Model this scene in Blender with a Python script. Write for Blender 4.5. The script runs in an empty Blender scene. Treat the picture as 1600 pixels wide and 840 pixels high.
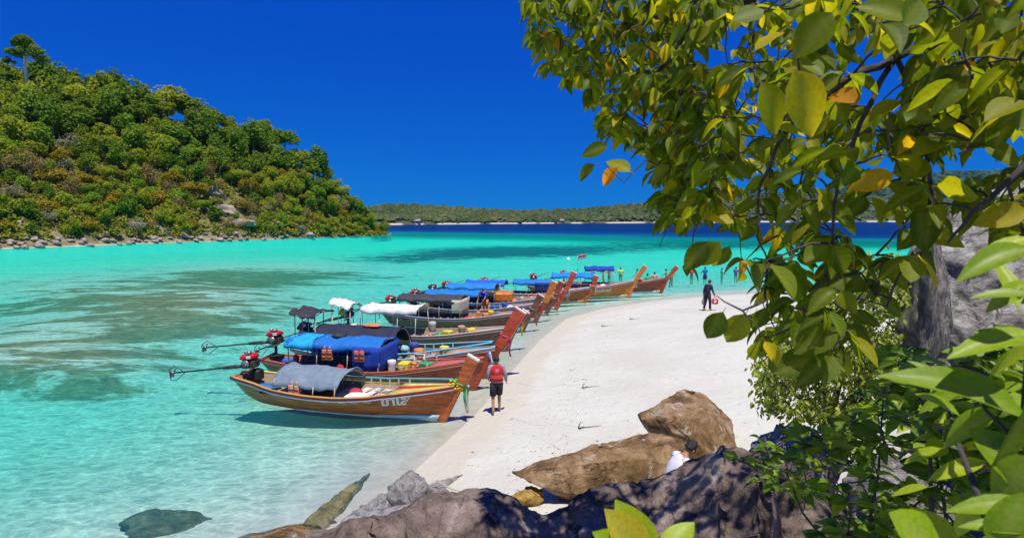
import bpy, bmesh, math, random
import numpy as np
from mathutils import Vector, Matrix, noise as mnoise

SC = bpy.context.scene
COL = SC.collection
R = math.radians
rng = random.Random(7)
nr = np.random.RandomState(11)

# ------------------------------------------------------------------ camera
HC = 5.8
FPX = 900.0
PITCH = math.atan(77 / FPX)
cd = bpy.data.cameras.new("camera")
cam = bpy.data.objects.new("camera", cd)
COL.objects.link(cam)
cam.location = (0, 0, HC)
cam.rotation_euler = (R(90) - PITCH, 0, 0)
cd.sensor_width = 36
cd.lens = FPX / 1600 * 36
cd.clip_start = 0.05
cd.clip_end = 30000
cd.dof.use_dof = True
cd.dof.focus_distance = 18
cd.dof.aperture_fstop = 7.0
SC.camera = cam

# ------------------------------------------------------------------ world, sun, exposure
SUN_EL, SUN_AZ = R(72), math.atan2(0.32, -0.95)      # azimuth measured from +Y towards +X
w = bpy.data.worlds.new("World")
SC.world = w
w.use_nodes = True
wt = w.node_tree
bg = wt.nodes["Background"]
sky = wt.nodes.new("ShaderNodeTexSky")
sky.sky_type = 'NISHITA'
sky.sun_disc = False
sky.sun_elevation = SUN_EL
sky.sun_rotation = SUN_AZ
sky.air_density = 1.0
sky.dust_density = 0.0
sky.ozone_density = 6.0
sky.altitude = 1500
# polarising filter and film response: one curve per channel for the whole sky alike
sep = wt.nodes.new("ShaderNodeSeparateColor"); com = wt.nodes.new("ShaderNodeCombineColor")
wt.links.new(sky.outputs[0], sep.inputs[0])
for ch, (ex, k) in enumerate(((0.8, 0.02), (0.75, 0.418), (0.28, 3.6))):
    pw = wt.nodes.new("ShaderNodeMath"); pw.operation = 'POWER'; pw.inputs[1].default_value = ex
    ml = wt.nodes.new("ShaderNodeMath"); ml.operation = 'MULTIPLY'; ml.inputs[1].default_value = k
    wt.links.new(sep.outputs[ch], pw.inputs[0]); wt.links.new(pw.outputs[0], ml.inputs[0]); wt.links.new(ml.outputs[0], com.inputs[ch])
wt.links.new(com.outputs[0], bg.inputs[0])
bg.inputs[1].default_value = 0.088

sl = bpy.data.lights.new("sun", 'SUN')
sl.energy = 5.0
sl.angle = R(0.53)
sl.color = (1.0, 0.95, 0.83)
so = bpy.data.objects.new("sun", sl)
COL.objects.link(so)
sv = Vector((math.sin(SUN_AZ) * math.cos(SUN_EL), math.cos(SUN_AZ) * math.cos(SUN_EL), math.sin(SUN_EL)))
so.rotation_euler = sv.to_track_quat('Z', 'Y').to_euler()
so.location = (0, 0, 60)

SC.view_settings.view_transform = 'Standard'
SC.view_settings.look = 'None'
SC.view_settings.exposure = 0.20
SC.view_settings.gamma = 1.0
SC.cycles.max_bounces = 6
SC.cycles.diffuse_bounces = 3
SC.cycles.glossy_bounces = 2
SC.cycles.transmission_bounces = 4
SC.cycles.transparent_max_bounces = 12
SC.cycles.caustics_reflective = False
SC.cycles.caustics_refractive = False

# ------------------------------------------------------------------ pixel helpers (photo 1600 x 840)
CP, SP = math.cos(PITCH), math.sin(PITCH)

def ray(u, v):
    a, b = (u - 800) / FPX, (420 - v) / FPX
    return np.array((a, CP + b * SP, -SP + b * CP))

def gp(u, v, z=0.0):
    d = ray(u, v)
    t = (z - HC) / d[2]
    return np.array((0, 0, HC)) + d * t

def pt(u, v, Y):
    d = ray(u, v)
    return np.array((0, 0, HC)) + d * (Y / d[1])

def V(p):
    return Vector((float(p[0]), float(p[1]), float(p[2])))

def sstep(x, a, b):
    t = np.clip((x - a) / (b - a), 0, 1)
    return t * t * (3 - 2 * t)

# ------------------------------------------------------------------ tagging
def tag(o, label=None, cat=None, group=None, kind=None):
    if label: o["label"] = label
    if cat: o["category"] = cat
    if group: o["group"] = group
    if kind: o["kind"] = kind
    return o

def link(o):
    COL.objects.link(o)
    return o

def empty(name, loc=(0, 0, 0), rz=0.0):
    o = bpy.data.objects.new(name, None)
    o.empty_display_size = 0.2
    o.location = V(loc)
    o.rotation_euler = (0, 0, rz)
    return link(o)

def mobj(name, me, mat=None, parent=None):
    o = bpy.data.objects.new(name, me)
    link(o)
    if mat is not None and len(me.materials) == 0:
        for m in (mat if isinstance(mat, (list, tuple)) else [mat]):
            me.materials.append(m)
    if parent is not None:
        o.parent = parent
    return o

# ------------------------------------------------------------------ materials
def nt(name):
    m = bpy.data.materials.new(name)
    m.use_nodes = True
    t = m.node_tree
    return m, t, t.nodes["Principled BSDF"], t.nodes["Material Output"]

def N(t, kind, **kw):
    n = t.nodes.new(kind)
    for k, v in kw.items():
        setattr(n, k, v)
    return n

def ramp(t, stops, fac=None):
    r = N(t, "ShaderNodeValToRGB")
    e = r.color_ramp.elements
    while len(e) < len(stops):
        e.new(0.5)
    for i, (p, c) in enumerate(stops):
        e[i].position = p
        e[i].color = (*c, 1)
    if fac is not None:
        t.links.new(fac, r.inputs[0])
    return r

def math_n(t, op, a, b=None, c=None):
    n = N(t, "ShaderNodeMath", operation=op)
    for i, x in enumerate((a, b, c)):
        if x is None: continue
        if isinstance(x, (int, float)): n.inputs[i].default_value = x
        else: t.links.new(x, n.inputs[i])
    return n.outputs[0]

def mixc(t, fac, a, b, mode='MIX'):
    n = N(t, "ShaderNodeMix", data_type='RGBA', blend_type=mode)
    for i, x in ((0, fac), (6, a), (7, b)):
        if isinstance(x, (int, float)): n.inputs[i].default_value = x
        elif isinstance(x, tuple): n.inputs[i].default_value = (*x, 1)
        else: t.links.new(x, n.inputs[i])
    return n.outputs[2]

def noise_n(t, scale, stretch=(1, 1, 1), detail=6, rough=0.6, coord='Object', dist=0.0, kind="ShaderNodeTexNoise"):
    tc = N(t, "ShaderNodeTexCoord")
    mp = N(t, "ShaderNodeMapping")
    mp.inputs[3].default_value = stretch
    t.links.new(tc.outputs[coord], mp.inputs[0])
    n = N(t, kind)
    n.inputs["Scale"].default_value = scale
    if "Detail" in n.inputs: n.inputs["Detail"].default_value = detail
    if "Roughness" in n.inputs: n.inputs["Roughness"].default_value = rough
    if "Distortion" in n.inputs: n.inputs["Distortion"].default_value = dist
    t.links.new(mp.outputs[0], n.inputs["Vector"])
    return n

def pm(name, stops, scale=4, stretch=(1, 1, 1), rough=0.6, bump=0.0, bscale=None, metallic=0.0, spec=0.4,
       detail=6, dist=0.0, coat=0.0, var=0.0):
    """principled material coloured by a noise ramp"""
    m, t, p, out = nt(name)
    if len(stops) == 1:
        c = stops[0]
        stops = [(0.25, tuple(x * 0.8 for x in c)), (0.7, tuple(min(1, x * 1.1) for x in c))]
    n = noise_n(t, scale, stretch, detail, 0.6, 'Object', dist)
    r = ramp(t, stops, n.outputs["Fac"])
    col = r.outputs[0]
    if var:
        oi = N(t, "ShaderNodeObjectInfo")
        mr = math_n(t, 'MULTIPLY_ADD', oi.outputs["Random"], 2 * var, 1 - var)
        hs = N(t, "ShaderNodeHueSaturation")
        t.links.new(mr, hs.inputs["Value"]); t.links.new(col, hs.inputs["Color"])
        col = hs.outputs[0]
    t.links.new(col, p.inputs["Base Color"])
    p.inputs["Roughness"].default_value = rough
    p.inputs["Metallic"].default_value = metallic
    p.inputs["Specular IOR Level"].default_value = spec
    p.inputs["Coat Weight"].default_value = coat
    if bump:
        b = N(t, "ShaderNodeBump")
        b.inputs["Strength"].default_value = bump
        b.inputs["Distance"].default_value = 0.05
        n2 = noise_n(t, bscale or scale * 3, stretch, 8, 0.65)
        t.links.new(n2.outputs["Fac"], b.inputs["Height"])
        t.links.new(b.outputs[0], p.inputs["Normal"])
    return m

def N_sep(t, col):
    n = N(t, "ShaderNodeSeparateColor"); t.links.new(col, n.inputs[0])
    return n.outputs[0]

_paint = {}
def paint(col, rough=0.45, scale=6):
    key = (col, rough)
    if key not in _paint:
        _paint[key] = pm("paint", [(0.2, tuple(x * 0.72 for x in col)), (0.5, col), (0.8, tuple(min(1, x * 1.08) for x in col))],
                         scale, (1, 1, 1), rough, 0.08, 30)
    return _paint[key]

_wood = {}
def hullwood(c1, c2, c3):
    """varnished hull planking: long grain, strake joints as fine relief, scuffs"""
    key = (c1, c2, c3)
    if key in _wood: return _wood[key]
    m, t, p, out = nt("varnished_wood")
    n = noise_n(t, 1.3, (0.9, 5, 7), 8, 0.65, 'Object', 0.6)
    r = ramp(t, [(0.3, c1), (0.5, c2), (0.68, c3)], n.outputs["Fac"])
    n2 = noise_n(t, 2.2, (1, 1, 2), 6, 0.7)
    sc = ramp(t, [(0.38, (0.62, 0.56, 0.54)), (0.55, (1, 1, 1))], n2.outputs["Fac"])
    col = mixc(t, 0.7, r.outputs[0], sc.outputs[0], 'MULTIPLY')
    t.links.new(col, p.inputs["Base Color"])
    p.inputs["Roughness"].default_value = 0.42
    p.inputs["Coat Weight"].default_value = 0.15
    wv = noise_n(t, 8.2, (0, 0, 1), 1, 0, 'Object', 0, "ShaderNodeTexWave")
    wv.bands_direction = 'Z'
    wv.inputs["Distortion"].default_value = 0
    pk = ramp(t, [(0.0, (0, 0, 0)), (0.1, (1, 1, 1))], wv.outputs["Fac"])
    b = N(t, "ShaderNodeBump")
    b.inputs["Strength"].default_value = 0.5; b.inputs["Distance"].default_value = 0.012
    t.links.new(pk.outputs[0], b.inputs["Height"])
    t.links.new(b.outputs[0], p.inputs["Normal"])
    _wood[key] = m
    return m

WOOD_DECK = pm("deck_wood", [(0.3, (0.22, 0.13, 0.09)), (0.55, (0.40, 0.27, 0.19)), (0.75, (0.55, 0.42, 0.33))], 3, (0.7, 6, 2), 0.7, 0.25)
BAMBOO = pm("pole_wood", [(0.3, (0.45, 0.34, 0.20)), (0.7, (0.68, 0.56, 0.40))], 6, (1, 1, 1), 0.6)
IRON = pm("iron", [(0.3, (0.03, 0.03, 0.032)), (0.6, (0.08, 0.07, 0.065)), (0.8, (0.16, 0.09, 0.06))], 9, (1, 1, 1), 0.55, 0.2, metallic=0.3)
STEEL = pm("worn_steel", [(0.3, (0.16, 0.14, 0.13)), (0.7, (0.38, 0.35, 0.33))], 9, (1, 1, 1), 0.4, 0.1, metallic=0.6)
RED_ENG = pm("red_enamel", [(0.3, (0.32, 0.008, 0.012)), (0.7, (0.62, 0.02, 0.03))], 7, (1, 1, 1), 0.35, 0.1)
WHITE = paint((0.75, 0.73, 0.70))
ROPE = pm("rope_fibre", [(0.3, (0.30, 0.25, 0.18)), (0.7, (0.55, 0.48, 0.38))], 40, (1, 1, 1), 0.9)
ROPE_W = pm("white_rope", [(0.3, (0.60, 0.58, 0.54)), (0.7, (0.78, 0.76, 0.72))], 40, (1, 1, 1), 0.9)
RUBBER = pm("black_rubber", [(0.3, (0.015, 0.015, 0.017)), (0.7, (0.04, 0.04, 0.042))], 10, (1, 1, 1), 0.7)

def cloth(name, c, rough=0.85, thin=0.0):
    m, t, p, out = nt(name)
    n = noise_n(t, 5, (1, 1, 1), 6)
    r = ramp(t, [(0.25, tuple(x * 0.7 for x in c)), (0.6, c), (0.85, tuple(min(1, x * 1.12) for x in c))], n.outputs["Fac"])
    t.links.new(r.outputs[0], p.inputs["Base Color"])
    p.inputs["Roughness"].default_value = rough
    b = N(t, "ShaderNodeBump"); b.inputs["Strength"].default_value = 0.35; b.inputs["Distance"].default_value = 0.03
    n2 = noise_n(t, 9, (1, 1, 1), 5)
    t.links.new(n2.outputs["Fac"], b.inputs["Height"]); t.links.new(b.outputs[0], p.inputs["Normal"])
    if thin:
        tr = N(t, "ShaderNodeBsdfTranslucent"); t.links.new(r.outputs[0], tr.inputs[0])
        mx = N(t, "ShaderNodeMixShader"); mx.inputs[0].default_value = thin
        t.links.new(p.outputs[0], mx.inputs[1]); t.links.new(tr.outputs[0], mx.inputs[2])
        t.links.new(mx.outputs[0], out.inputs[0])
    return m

# ------------------------------------------------------------------ mesh builder
class MB:
    def __init__(self):
        self.v, self.f, self.mi, self.sm = [], [], [], []
    def add(self, verts, faces, mi=0, smooth=True):
        b = len(self.v)
        self.v += [tuple(float(c) for c in p) for p in verts]
        for f in faces:
            self.f.append(tuple(b + i for i in f)); self.mi.append(mi); self.sm.append(smooth)
        return self
    def box(self, c, s, rot=None, mi=0, bev=0.0):
        """box with chamfered long corners when bev > 0"""
        hx, hy, hz = s[0] / 2, s[1] / 2, s[2] / 2
        M = rot if rot is not None else Matrix.Identity(3)
        c = Vector(c)
        if bev > 0:
            e = min(bev, hx * .8, hy * .8, hz * .8)
            ps = []
            for z, k in ((-hz, e), (-hz + e, 0), (hz - e, 0), (hz, e)):
                x, y = hx - k, hy - k
                ps += [(-x + e, -y, z), (x - e, -y, z), (x, -y + e, z), (x, y - e, z), (x - e, y, z), (-x + e, y, z), (-x, y - e, z), (-x, -y + e, z)]
            fs = [tuple(reversed(range(8))), tuple(range(24, 32))]
            for r_ in range(3):
                for i in range(8):
                    j = (i + 1) % 8
                    fs.append((r_ * 8 + i, r_ * 8 + j, r_ * 8 + 8 + j, r_ * 8 + 8 + i))
        else:
            ps = [(-hx, -hy, -hz), (hx, -hy, -hz), (hx, hy, -hz), (-hx, hy, -hz), (-hx, -hy, hz), (hx, -hy, hz), (hx, hy, hz), (-hx, hy, hz)]
            fs = [(3, 2, 1, 0), (4, 5, 6, 7), (0, 1, 5, 4), (1, 2, 6, 5), (2, 3, 7, 6), (3, 0, 4, 7)]
        return self.add([c + M @ Vector(p) for p in ps], fs, mi, False)
    def tube(self, pts, rad, n=6, mi=0, cap=True, flat=1.0):
        pts = [Vector(p) for p in pts]
        if not isinstance(rad, (list, tuple)): rad = [rad] * len(pts)
        b, vs, fs = 0, [], []
        up = None
        for i, p in enumerate(pts):
            d = (pts[min(i + 1, len(pts) - 1)] - pts[max(i - 1, 0)])
            if d.length < 1e-9: d = Vector((0, 0, 1))
            d.normalize()
            if up is None:
                up = Vector((0, 0, 1)) if abs(d.z) < .9 else Vector((1, 0, 0))
            a = d.cross(up)
            if a.length < 1e-6: a = d.cross(Vector((0, 1, 0)))
            a.normalize(); c = a.cross(d).normalized(); up = c
            for k in range(n):
                th = 2 * math.pi * k / n
                vs.append(p + a * (math.cos(th) * rad[i]) + c * (math.sin(th) * rad[i] * flat))
        for i in range(len(pts) - 1):
            for k in range(n):
                j = (k + 1) % n
                fs.append((i * n + k, i * n + j, i * n + n + j, i * n + n + k))
        if cap:
            fs.append(tuple(reversed(range(n)))); fs.append(tuple(range((len(pts) - 1) * n, len(pts) * n)))
        return self.add(vs, fs, mi, True)
    def loft(self, rings, mi=0, cap=True, smooth=True):
        n = len(rings[0]); vs, fs = [], []
        for r_ in rings: vs += [Vector(p) for p in r_]
        for i in range(len(rings) - 1):
            for k in range(n):
                j = (k + 1) % n
                fs.append((i * n + k, i * n + j, i * n + n + j, i * n + n + k))
        if cap:
            fs.append(tuple(reversed(range(n)))); fs.append(tuple(range((len(rings) - 1) * n, len(rings) * n)))
        return self.add(vs, fs, mi, smooth)
    def grid(self, P, mi=0, smooth=True, closed=False):
        """P[i][j] points"""
        a, b = len(P), len(P[0]); vs = [p for row in P for p in row]; fs = []
        for i in range(a - 1):
            for j in range(b - 1):
                fs.append((i * b + j, i * b + j + 1, (i + 1) * b + j + 1, (i + 1) * b + j))
        return self.add(vs, fs, mi, smooth)
    def ellipsoid(self, c, r, nu=14, nv=9, mi=0, rot=None, f=None):
        c = Vector(c); vs, fs = [], []
        for i in range(nv + 1):
            ph = math.pi * i / nv
            for k in range(nu):
                th = 2 * math.pi * k / nu
                d = Vector((math.sin(ph) * math.cos(th), math.sin(ph) * math.sin(th), math.cos(ph)))
                q = Vector((d.x * r[0], d.y * r[1], d.z * r[2]))
                if f: q = f(d, q)
                if rot is not None: q = rot @ q
                vs.append(c + q)
        for i in range(nv):
            for k in range(nu):
                j = (k + 1) % nu
                fs.append((i * nu + k, i * nu + nu + k, i * nu + nu + j, i * nu + j))
        return self.add(vs, fs, mi, True)
    def xform(self, M):
        self.v = [tuple(M @ Vector(p)) for p in self.v]
        return self
    def mesh(self, name, mats):
        me = bpy.data.meshes.new(name)
        me.from_pydata(self.v, [], self.f)
        for m in (mats if isinstance(mats, (list, tuple)) else [mats]): me.materials.append(m)
        me.polygons.foreach_set("material_index", self.mi)
        me.polygons.foreach_set("use_smooth", self.sm)
        me.update()
        return me
    def build(self, name, mats, parent=None):
        return mobj(name, self.mesh(name, mats), None, parent)

def solid(o, th):
    """give a sheet mesh a thickness (real geometry)"""
    bm = bmesh.new(); bm.from_mesh(o.data)
    bmesh.ops.solidify(bm, geom=bm.faces[:], thickness=th)
    bm.to_mesh(o.data); bm.free()
    return o

def bulk_mesh(name, base_v, base_f, M, T, mats, attrs=None, smooth=True, base_attr=None):
    """many copies of one small mesh as a single mesh. M (n,3,3) columns = axes*scale, T (n,3)"""
    base_v = np.asarray(base_v, float)
    n, nv = len(T), len(base_v)
    vs = np.einsum('nij,vj->nvi', M, base_v) + T[:, None, :]
    me = bpy.data.meshes.new(name)
    sizes = np.array([len(f) for f in base_f])
    flat = np.concatenate([np.array(f) for f in base_f])
    loops = (flat[None, :] + (np.arange(n) * nv)[:, None]).ravel()
    me.vertices.add(n * nv); me.vertices.foreach_set("co", vs.ravel().astype(np.float32))
    me.loops.add(len(loops)); me.loops.foreach_set("vertex_index", loops.astype(np.int32))
    tot = np.tile(sizes, n)
    me.polygons.add(len(tot))
    me.polygons.foreach_set("loop_start", np.concatenate([[0], np.cumsum(tot)[:-1]]).astype(np.int32))
    me.polygons.foreach_set("loop_total", tot.astype(np.int32))
    me.polygons.foreach_set("use_smooth", np.full(len(tot), smooth))
    for m in (mats if isinstance(mats, (list, tuple)) else [mats]): me.materials.append(m)
    for k, vals in (attrs or {}).items():
        a = me.attributes.new(k, 'FLOAT', 'POINT')
        a.data.foreach_set("value", np.repeat(np.asarray(vals, np.float32), nv))
    for k, vals in (base_attr or {}).items():
        a = me.attributes.new(k, 'FLOAT', 'POINT')
        a.data.foreach_set("value", np.tile(np.asarray(vals, np.float32), n))
    me.update(calc_edges=True)
    return me

def frames(D, Nn):
    """rotation matrices (n,3,3) with x axis D and z near Nn"""
    D = D / np.linalg.norm(D, axis=1, keepdims=True)
    Y = np.cross(Nn, D); l = np.linalg.norm(Y, axis=1, keepdims=True); Y = np.where(l < 1e-5, np.array([[0, 1, 0.]]), Y / np.maximum(l, 1e-5))
    Z = np.cross(D, Y)
    return np.stack([D, Y, Z], axis=2)

# value noise for numpy fields
_P = nr.rand(256, 256)
def vnoise(x, y):
    xi, yi = np.floor(x).astype(int), np.floor(y).astype(int)
    fx, fy = x - xi, y - yi
    fx = fx * fx * (3 - 2 * fx); fy = fy * fy * (3 - 2 * fy)
    g = lambda a, b: _P[a % 256, b % 256]
    return (g(xi, yi) * (1 - fx) + g(xi + 1, yi) * fx) * (1 - fy) + (g(xi, yi + 1) * (1 - fx) + g(xi + 1, yi + 1) * fx) * fy
def fbm(x, y, o=4):
    s, a = 0, 0.5
    for i in range(o):
        s = s + a * vnoise(x, y); x = x * 2.03 + 17.3; y = y * 2.03 + 5.1; a *= .5
    return s

# ------------------------------------------------------------------ terrain: beach and sea bed in one sheet
SHORE = [(-16, -80), (-11, -20), (-8.5, 0), (-6.6, 5), (-5.0, 8.3)] + \
        [tuple(gp(u, v)[:2]) for u, v in ((520, 838), (606, 775), (680, 705), (738, 652), (780, 606), (812, 565), (845, 530), (886, 497), (945, 481), (1020, 470), (1105, 462), (1200, 456))] + \
        [(33, 49), (60, 55), (120, 60), (320, 30), (900, -60)]
SHORE = np.array(SHORE)

def shore_sd(x, y):
    x = np.asarray(x, float); y = np.asarray(y, float)
    best = np.full(x.shape, 1e9); sign = np.zeros(x.shape)
    for a, b in zip(SHORE[:-1], SHORE[1:]):
        d = b - a; L2 = d @ d
        t = np.clip(((x - a[0]) * d[0] + (y - a[1]) * d[1]) / L2, 0, 1)
        px, py = x - a[0] - t * d[0], y - a[1] - t * d[1]
        dist = np.hypot(px, py)
        cr = d[0] * (y - a[1]) - d[1] * (x - a[0])
        m = dist < best - 1e-9
        best = np.where(m, dist, best); sign = np.where(m, np.where(cr < 0, 1.0, -1.0), sign)
    return best * sign

def reef_region(x, y, h):
    u = 800 + 900 * x / np.maximum(y, 1)
    v = 343 + (5.8 - h) * 900 / np.maximum(y, 1)
    def blob(uc, vc, su, sv_):
        return np.exp(-(((u - uc) / su) ** 2 + ((v - vc) / sv_) ** 2))
    r = 1.0 * blob(150, 470, 330, 34) + 1.0 * blob(430, 432, 240, 17) + 0.85 * blob(60, 560, 230, 55) + 0.7 * blob(330, 520, 200, 45) + 0.9 * blob(60, 610, 220, 26) + 0.35 * blob(380, 680, 130, 40)
    g = 1.0 * blob(790, 394, 165, 9.5) + 0.6 * blob(620, 406, 130, 9) + 0.65 * blob(1080, 384, 240, 10)
    ok = (y > 5)
    return np.where(ok, np.clip(r, 0, 1.2), 0), np.where(ok, np.clip(g, 0, 1.2), 0)

def ground_h(x, y):
    s = shore_sd(x, y)
    land = 0.085 * np.minimum(s, 8) + 0.02 * np.clip(s - 8, 0, 30)
    q = -s
    sea = -(0.095 * np.minimum(q, 12) + 0.026 * np.clip(q - 12, 0, 30) + 0.008 * np.clip(q - 42, 0, 80))
    e = (y - (232 - 0.62 * x)) / 1.18 + 60 * (fbm(x * .02, y * .02, 4) - .47)
    sea = sea - 7 * sstep(e, -25, 40) - 23 * sstep(e, 0, 200)
    rf, gr = reef_region(x, y, np.maximum(sea, -2.5))
    sea = sea + 1.25 * np.minimum(rf, 1) * sstep(-sea, .6, 1.7)
    h = np.where(s > 0, land, sea)
    h = h + 4.6 * np.exp(-((x - 2.6) ** 2 / 24.0 + (y + 1.6) ** 2 / 20.0)) * sstep(s, 2, 9)
    h = h + 2.6 * sstep(x - 0.35 * y, 3.0, 9) * sstep(y, 26, 6)
    h = h + 0.05 * (fbm(x * .8, y * .8, 3) - .45) * sstep(np.abs(s), 0, 6) * sstep(e, 10, -30)
    return h

def gh(x, y):
    return float(ground_h(np.array([x]), np.array([y]))[0])

def on_ground(u, v):
    lo, hi = 1.0, 400.0
    d = ray(u, v)
    f = lambda t: HC + d[2] * t - gh(d[0] * t, d[1] * t)
    ts = np.geomspace(3, 400, 160)
    hh = HC + d[2] * ts - ground_h(d[0] * ts, d[1] * ts)
    k = int(np.argmax(hh < 0))
    lo, hi = ts[max(k - 1, 0)], ts[k]
    for _ in range(30):
        mid = (lo + hi) / 2
        if f(mid) > 0: lo = mid
        else: hi = mid
    return np.array((0, 0, HC)) + d * lo

def polar_axis():
    front = np.linspace(R(-58), R(58), 330)
    rest = np.linspace(R(58), R(302), 70)[1:-1]
    return np.concatenate([front, rest])

def polar_sheet(rads, ang):
    A, Rr = np.meshgrid(ang, rads)
    return Rr * np.sin(A), Rr * np.cos(A)

def sheet_mesh(name, X, Y, Z, mat, attrs, wrap=True):
    a, b = X.shape
    me = bpy.data.meshes.new(name)
    vs = np.stack([X, Y, Z], -1).reshape(-1, 3)
    i, j = np.meshgrid(np.arange(a - 1), np.arange(b if wrap else b - 1), indexing='ij')
    j2 = (j + 1) % b
    F = np.stack([i * b + j, i * b + j2, (i + 1) * b + j2, (i + 1) * b + j], -1).reshape(-1, 4)[:, ::-1]
    me.vertices.add(len(vs)); me.vertices.foreach_set("co", vs.ravel().astype(np.float32))
    me.loops.add(F.size); me.loops.foreach_set("vertex_index", F.ravel().astype(np.int32))
    me.polygons.add(len(F))
    me.polygons.foreach_set("loop_start", (np.arange(len(F)) * 4).astype(np.int32))
    me.polygons.foreach_set("loop_total", np.full(len(F), 4, np.int32))
    me.polygons.foreach_set("use_smooth", np.ones(len(F), bool))
    me.materials.append(mat)
    for k, val in attrs.items():
        at = me.attributes.new(k, 'FLOAT', 'POINT'); at.data.foreach_set("value", val.reshape(-1).astype(np.float32))
    me.update(calc_edges=True)
    return me

def attr_n(t, name):
    n = N(t, "ShaderNodeAttribute"); n.attribute_name = name
    return n.outputs["Fac"]

# --- ground material: white coral sand, wet margin, reef rock, leaf litter near the rocks
def ground_material():
    m, t, p, out = nt("sand_and_reef")
    fine = noise_n(t, 60, (1, 1, 1), 6, 0.7)
    dry = ramp(t, [(0.25, (0.48, 0.465, 0.41)), (0.5, (0.535, 0.525, 0.465)), (0.75, (0.57, 0.56, 0.50))], fine.outputs["Fac"])
    big = noise_n(t, 0.35, (1, 1, 1), 5, 0.6)
    tone = ramp(t, [(0.3, (0.90, 0.87, 0.84)), (0.6, (1, 1, 1))], big.outputs["Fac"])
    dry2 = mixc(t, 1.0, dry.outputs[0], tone.outputs[0], 'MULTIPLY')
    wetc = ramp(t, [(0.3, (0.43, 0.40, 0.325)), (0.6, (0.51, 0.48, 0.395))], fine.outputs["Fac"])
    wn = noise_n(t, 0.9, (1, 1, 1), 5, 0.6)
    wf = math_n(t, 'ADD', attr_n(t, "wet"), math_n(t, 'MULTIPLY_ADD', wn.outputs["Fac"], 1.6, -0.8))
    wetf = ramp(t, [(0.34, (0, 0, 0)), (0.7, (1, 1, 1))], wf)
    c = mixc(t, wetf.outputs[0], dry2, wetc.outputs[0])
    subc = ramp(t, [(0.3, (0.74, 0.735, 0.62)), (0.6, (0.82, 0.815, 0.69))], fine.outputs["Fac"])  # submerged sand lightened to stand in for sunlight focused by ripples
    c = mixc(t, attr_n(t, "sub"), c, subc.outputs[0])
    # sparse debris specks
    sp = noise_n(t, 9, (1, 1, 1), 3, 0.5)
    spk = ramp(t, [(0.735, (1, 1, 1)), (0.76, (0.45, 0.36, 0.28))], sp.outputs["Fac"])
    c = mixc(t, 0.8, c, spk.outputs[0], 'MULTIPLY')
    # reef patches on the sea bed
    rn = noise_n(t, 0.42, (0.42, 1.0, 1), 10, 0.70, 'Object', 0.35)
    rf = math_n(t, 'ADD', math_n(t, 'MULTIPLY', attr_n(t, "reef"), 0.26), math_n(t, 'SUBTRACT', rn.outputs["Fac"], 0.5))
    rmask = ramp(t, [(0.175, (0, 0, 0)), (0.245, (1, 1, 1))], rf)
    rcn = noise_n(t, 1.7, (0.6, 1, 1), 7, 0.7)
    rcol = ramp(t, [(0.3, (0.10, 0.062, 0.02)), (0.48, (0.26, 0.165, 0.045)), (0.68, (0.46, 0.33, 0.13))], rcn.outputs["Fac"])
    dk = mixc(t, attr_n(t, "grass"), rcol.outputs[0], (0.035, 0.03, 0.045))
    rm = N(t, "ShaderNodeSeparateColor"); t.links.new(rmask.outputs[0], rm.inputs[0])
    near0 = ramp(t, [(0.08, (0, 0, 0)), (0.2, (1, 1, 1))], attr_n(t, "reef"))
    rm2 = N(t, "ShaderNodeSeparateColor"); t.links.new(near0.outputs[0], rm2.inputs[0])
    c = mixc(t, math_n(t, 'MULTIPLY', math_n(t, 'MULTIPLY', rm.outputs[0], rm2.outputs[0]), 0.93), c, dk)
    # soil under the bushes
    sn = noise_n(t, 3.0, (1, 1, 1), 7, 0.7)
    soil = ramp(t, [(0.3, (0.05, 0.035, 0.02)), (0.6, (0.16, 0.11, 0.07)), (0.8, (0.30, 0.24, 0.16))], sn.outputs["Fac"])
    c = mixc(t, attr_n(t, "soil"), c, soil.outputs[0])
    t.links.new(c, p.inputs["Base Color"])
    p.inputs["Roughness"].default_value = 0.9
    p.inputs["Specular IOR Level"].default_value = 0.15
    b = N(t, "ShaderNodeBump"); b.inputs["Strength"].default_value = 0.8; b.inputs["Distance"].default_value = 0.07
    h = math_n(t, 'ADD', math_n(t, 'MULTIPLY', noise_n(t, 4.0, (1, 1, 1), 6, 0.6).outputs["Fac"], 1.0), math_n(t, 'MULTIPLY', fine.outputs["Fac"], 0.15))
    fp = noise_n(t, 1.7, (1, 1, 1), 0, 0, 'Object', 0, "ShaderNodeTexVoronoi")
    dip = ramp(t, [(0.0, (0, 0, 0)), (0.13, (0.3, 0.3, 0.3)), (0.24, (1, 1, 1)), (0.29, (0.9, 0.9, 0.9))], fp.outputs["Distance"])
    tr_ = ramp(t, [(0.42, (0, 0, 0)), (0.6, (1, 1, 1))], big.outputs["Fac"])
    h = math_n(t, 'ADD', h, math_n(t, 'MULTIPLY', math_n(t, 'MULTIPLY', N_sep(t, dip.outputs[0]), N_sep(t, tr_.outputs[0])), 0.8))
    t.links.new(h, b.inputs["Height"]); t.links.new(b.outputs[0], p.inputs["Normal"])
    return m

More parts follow.
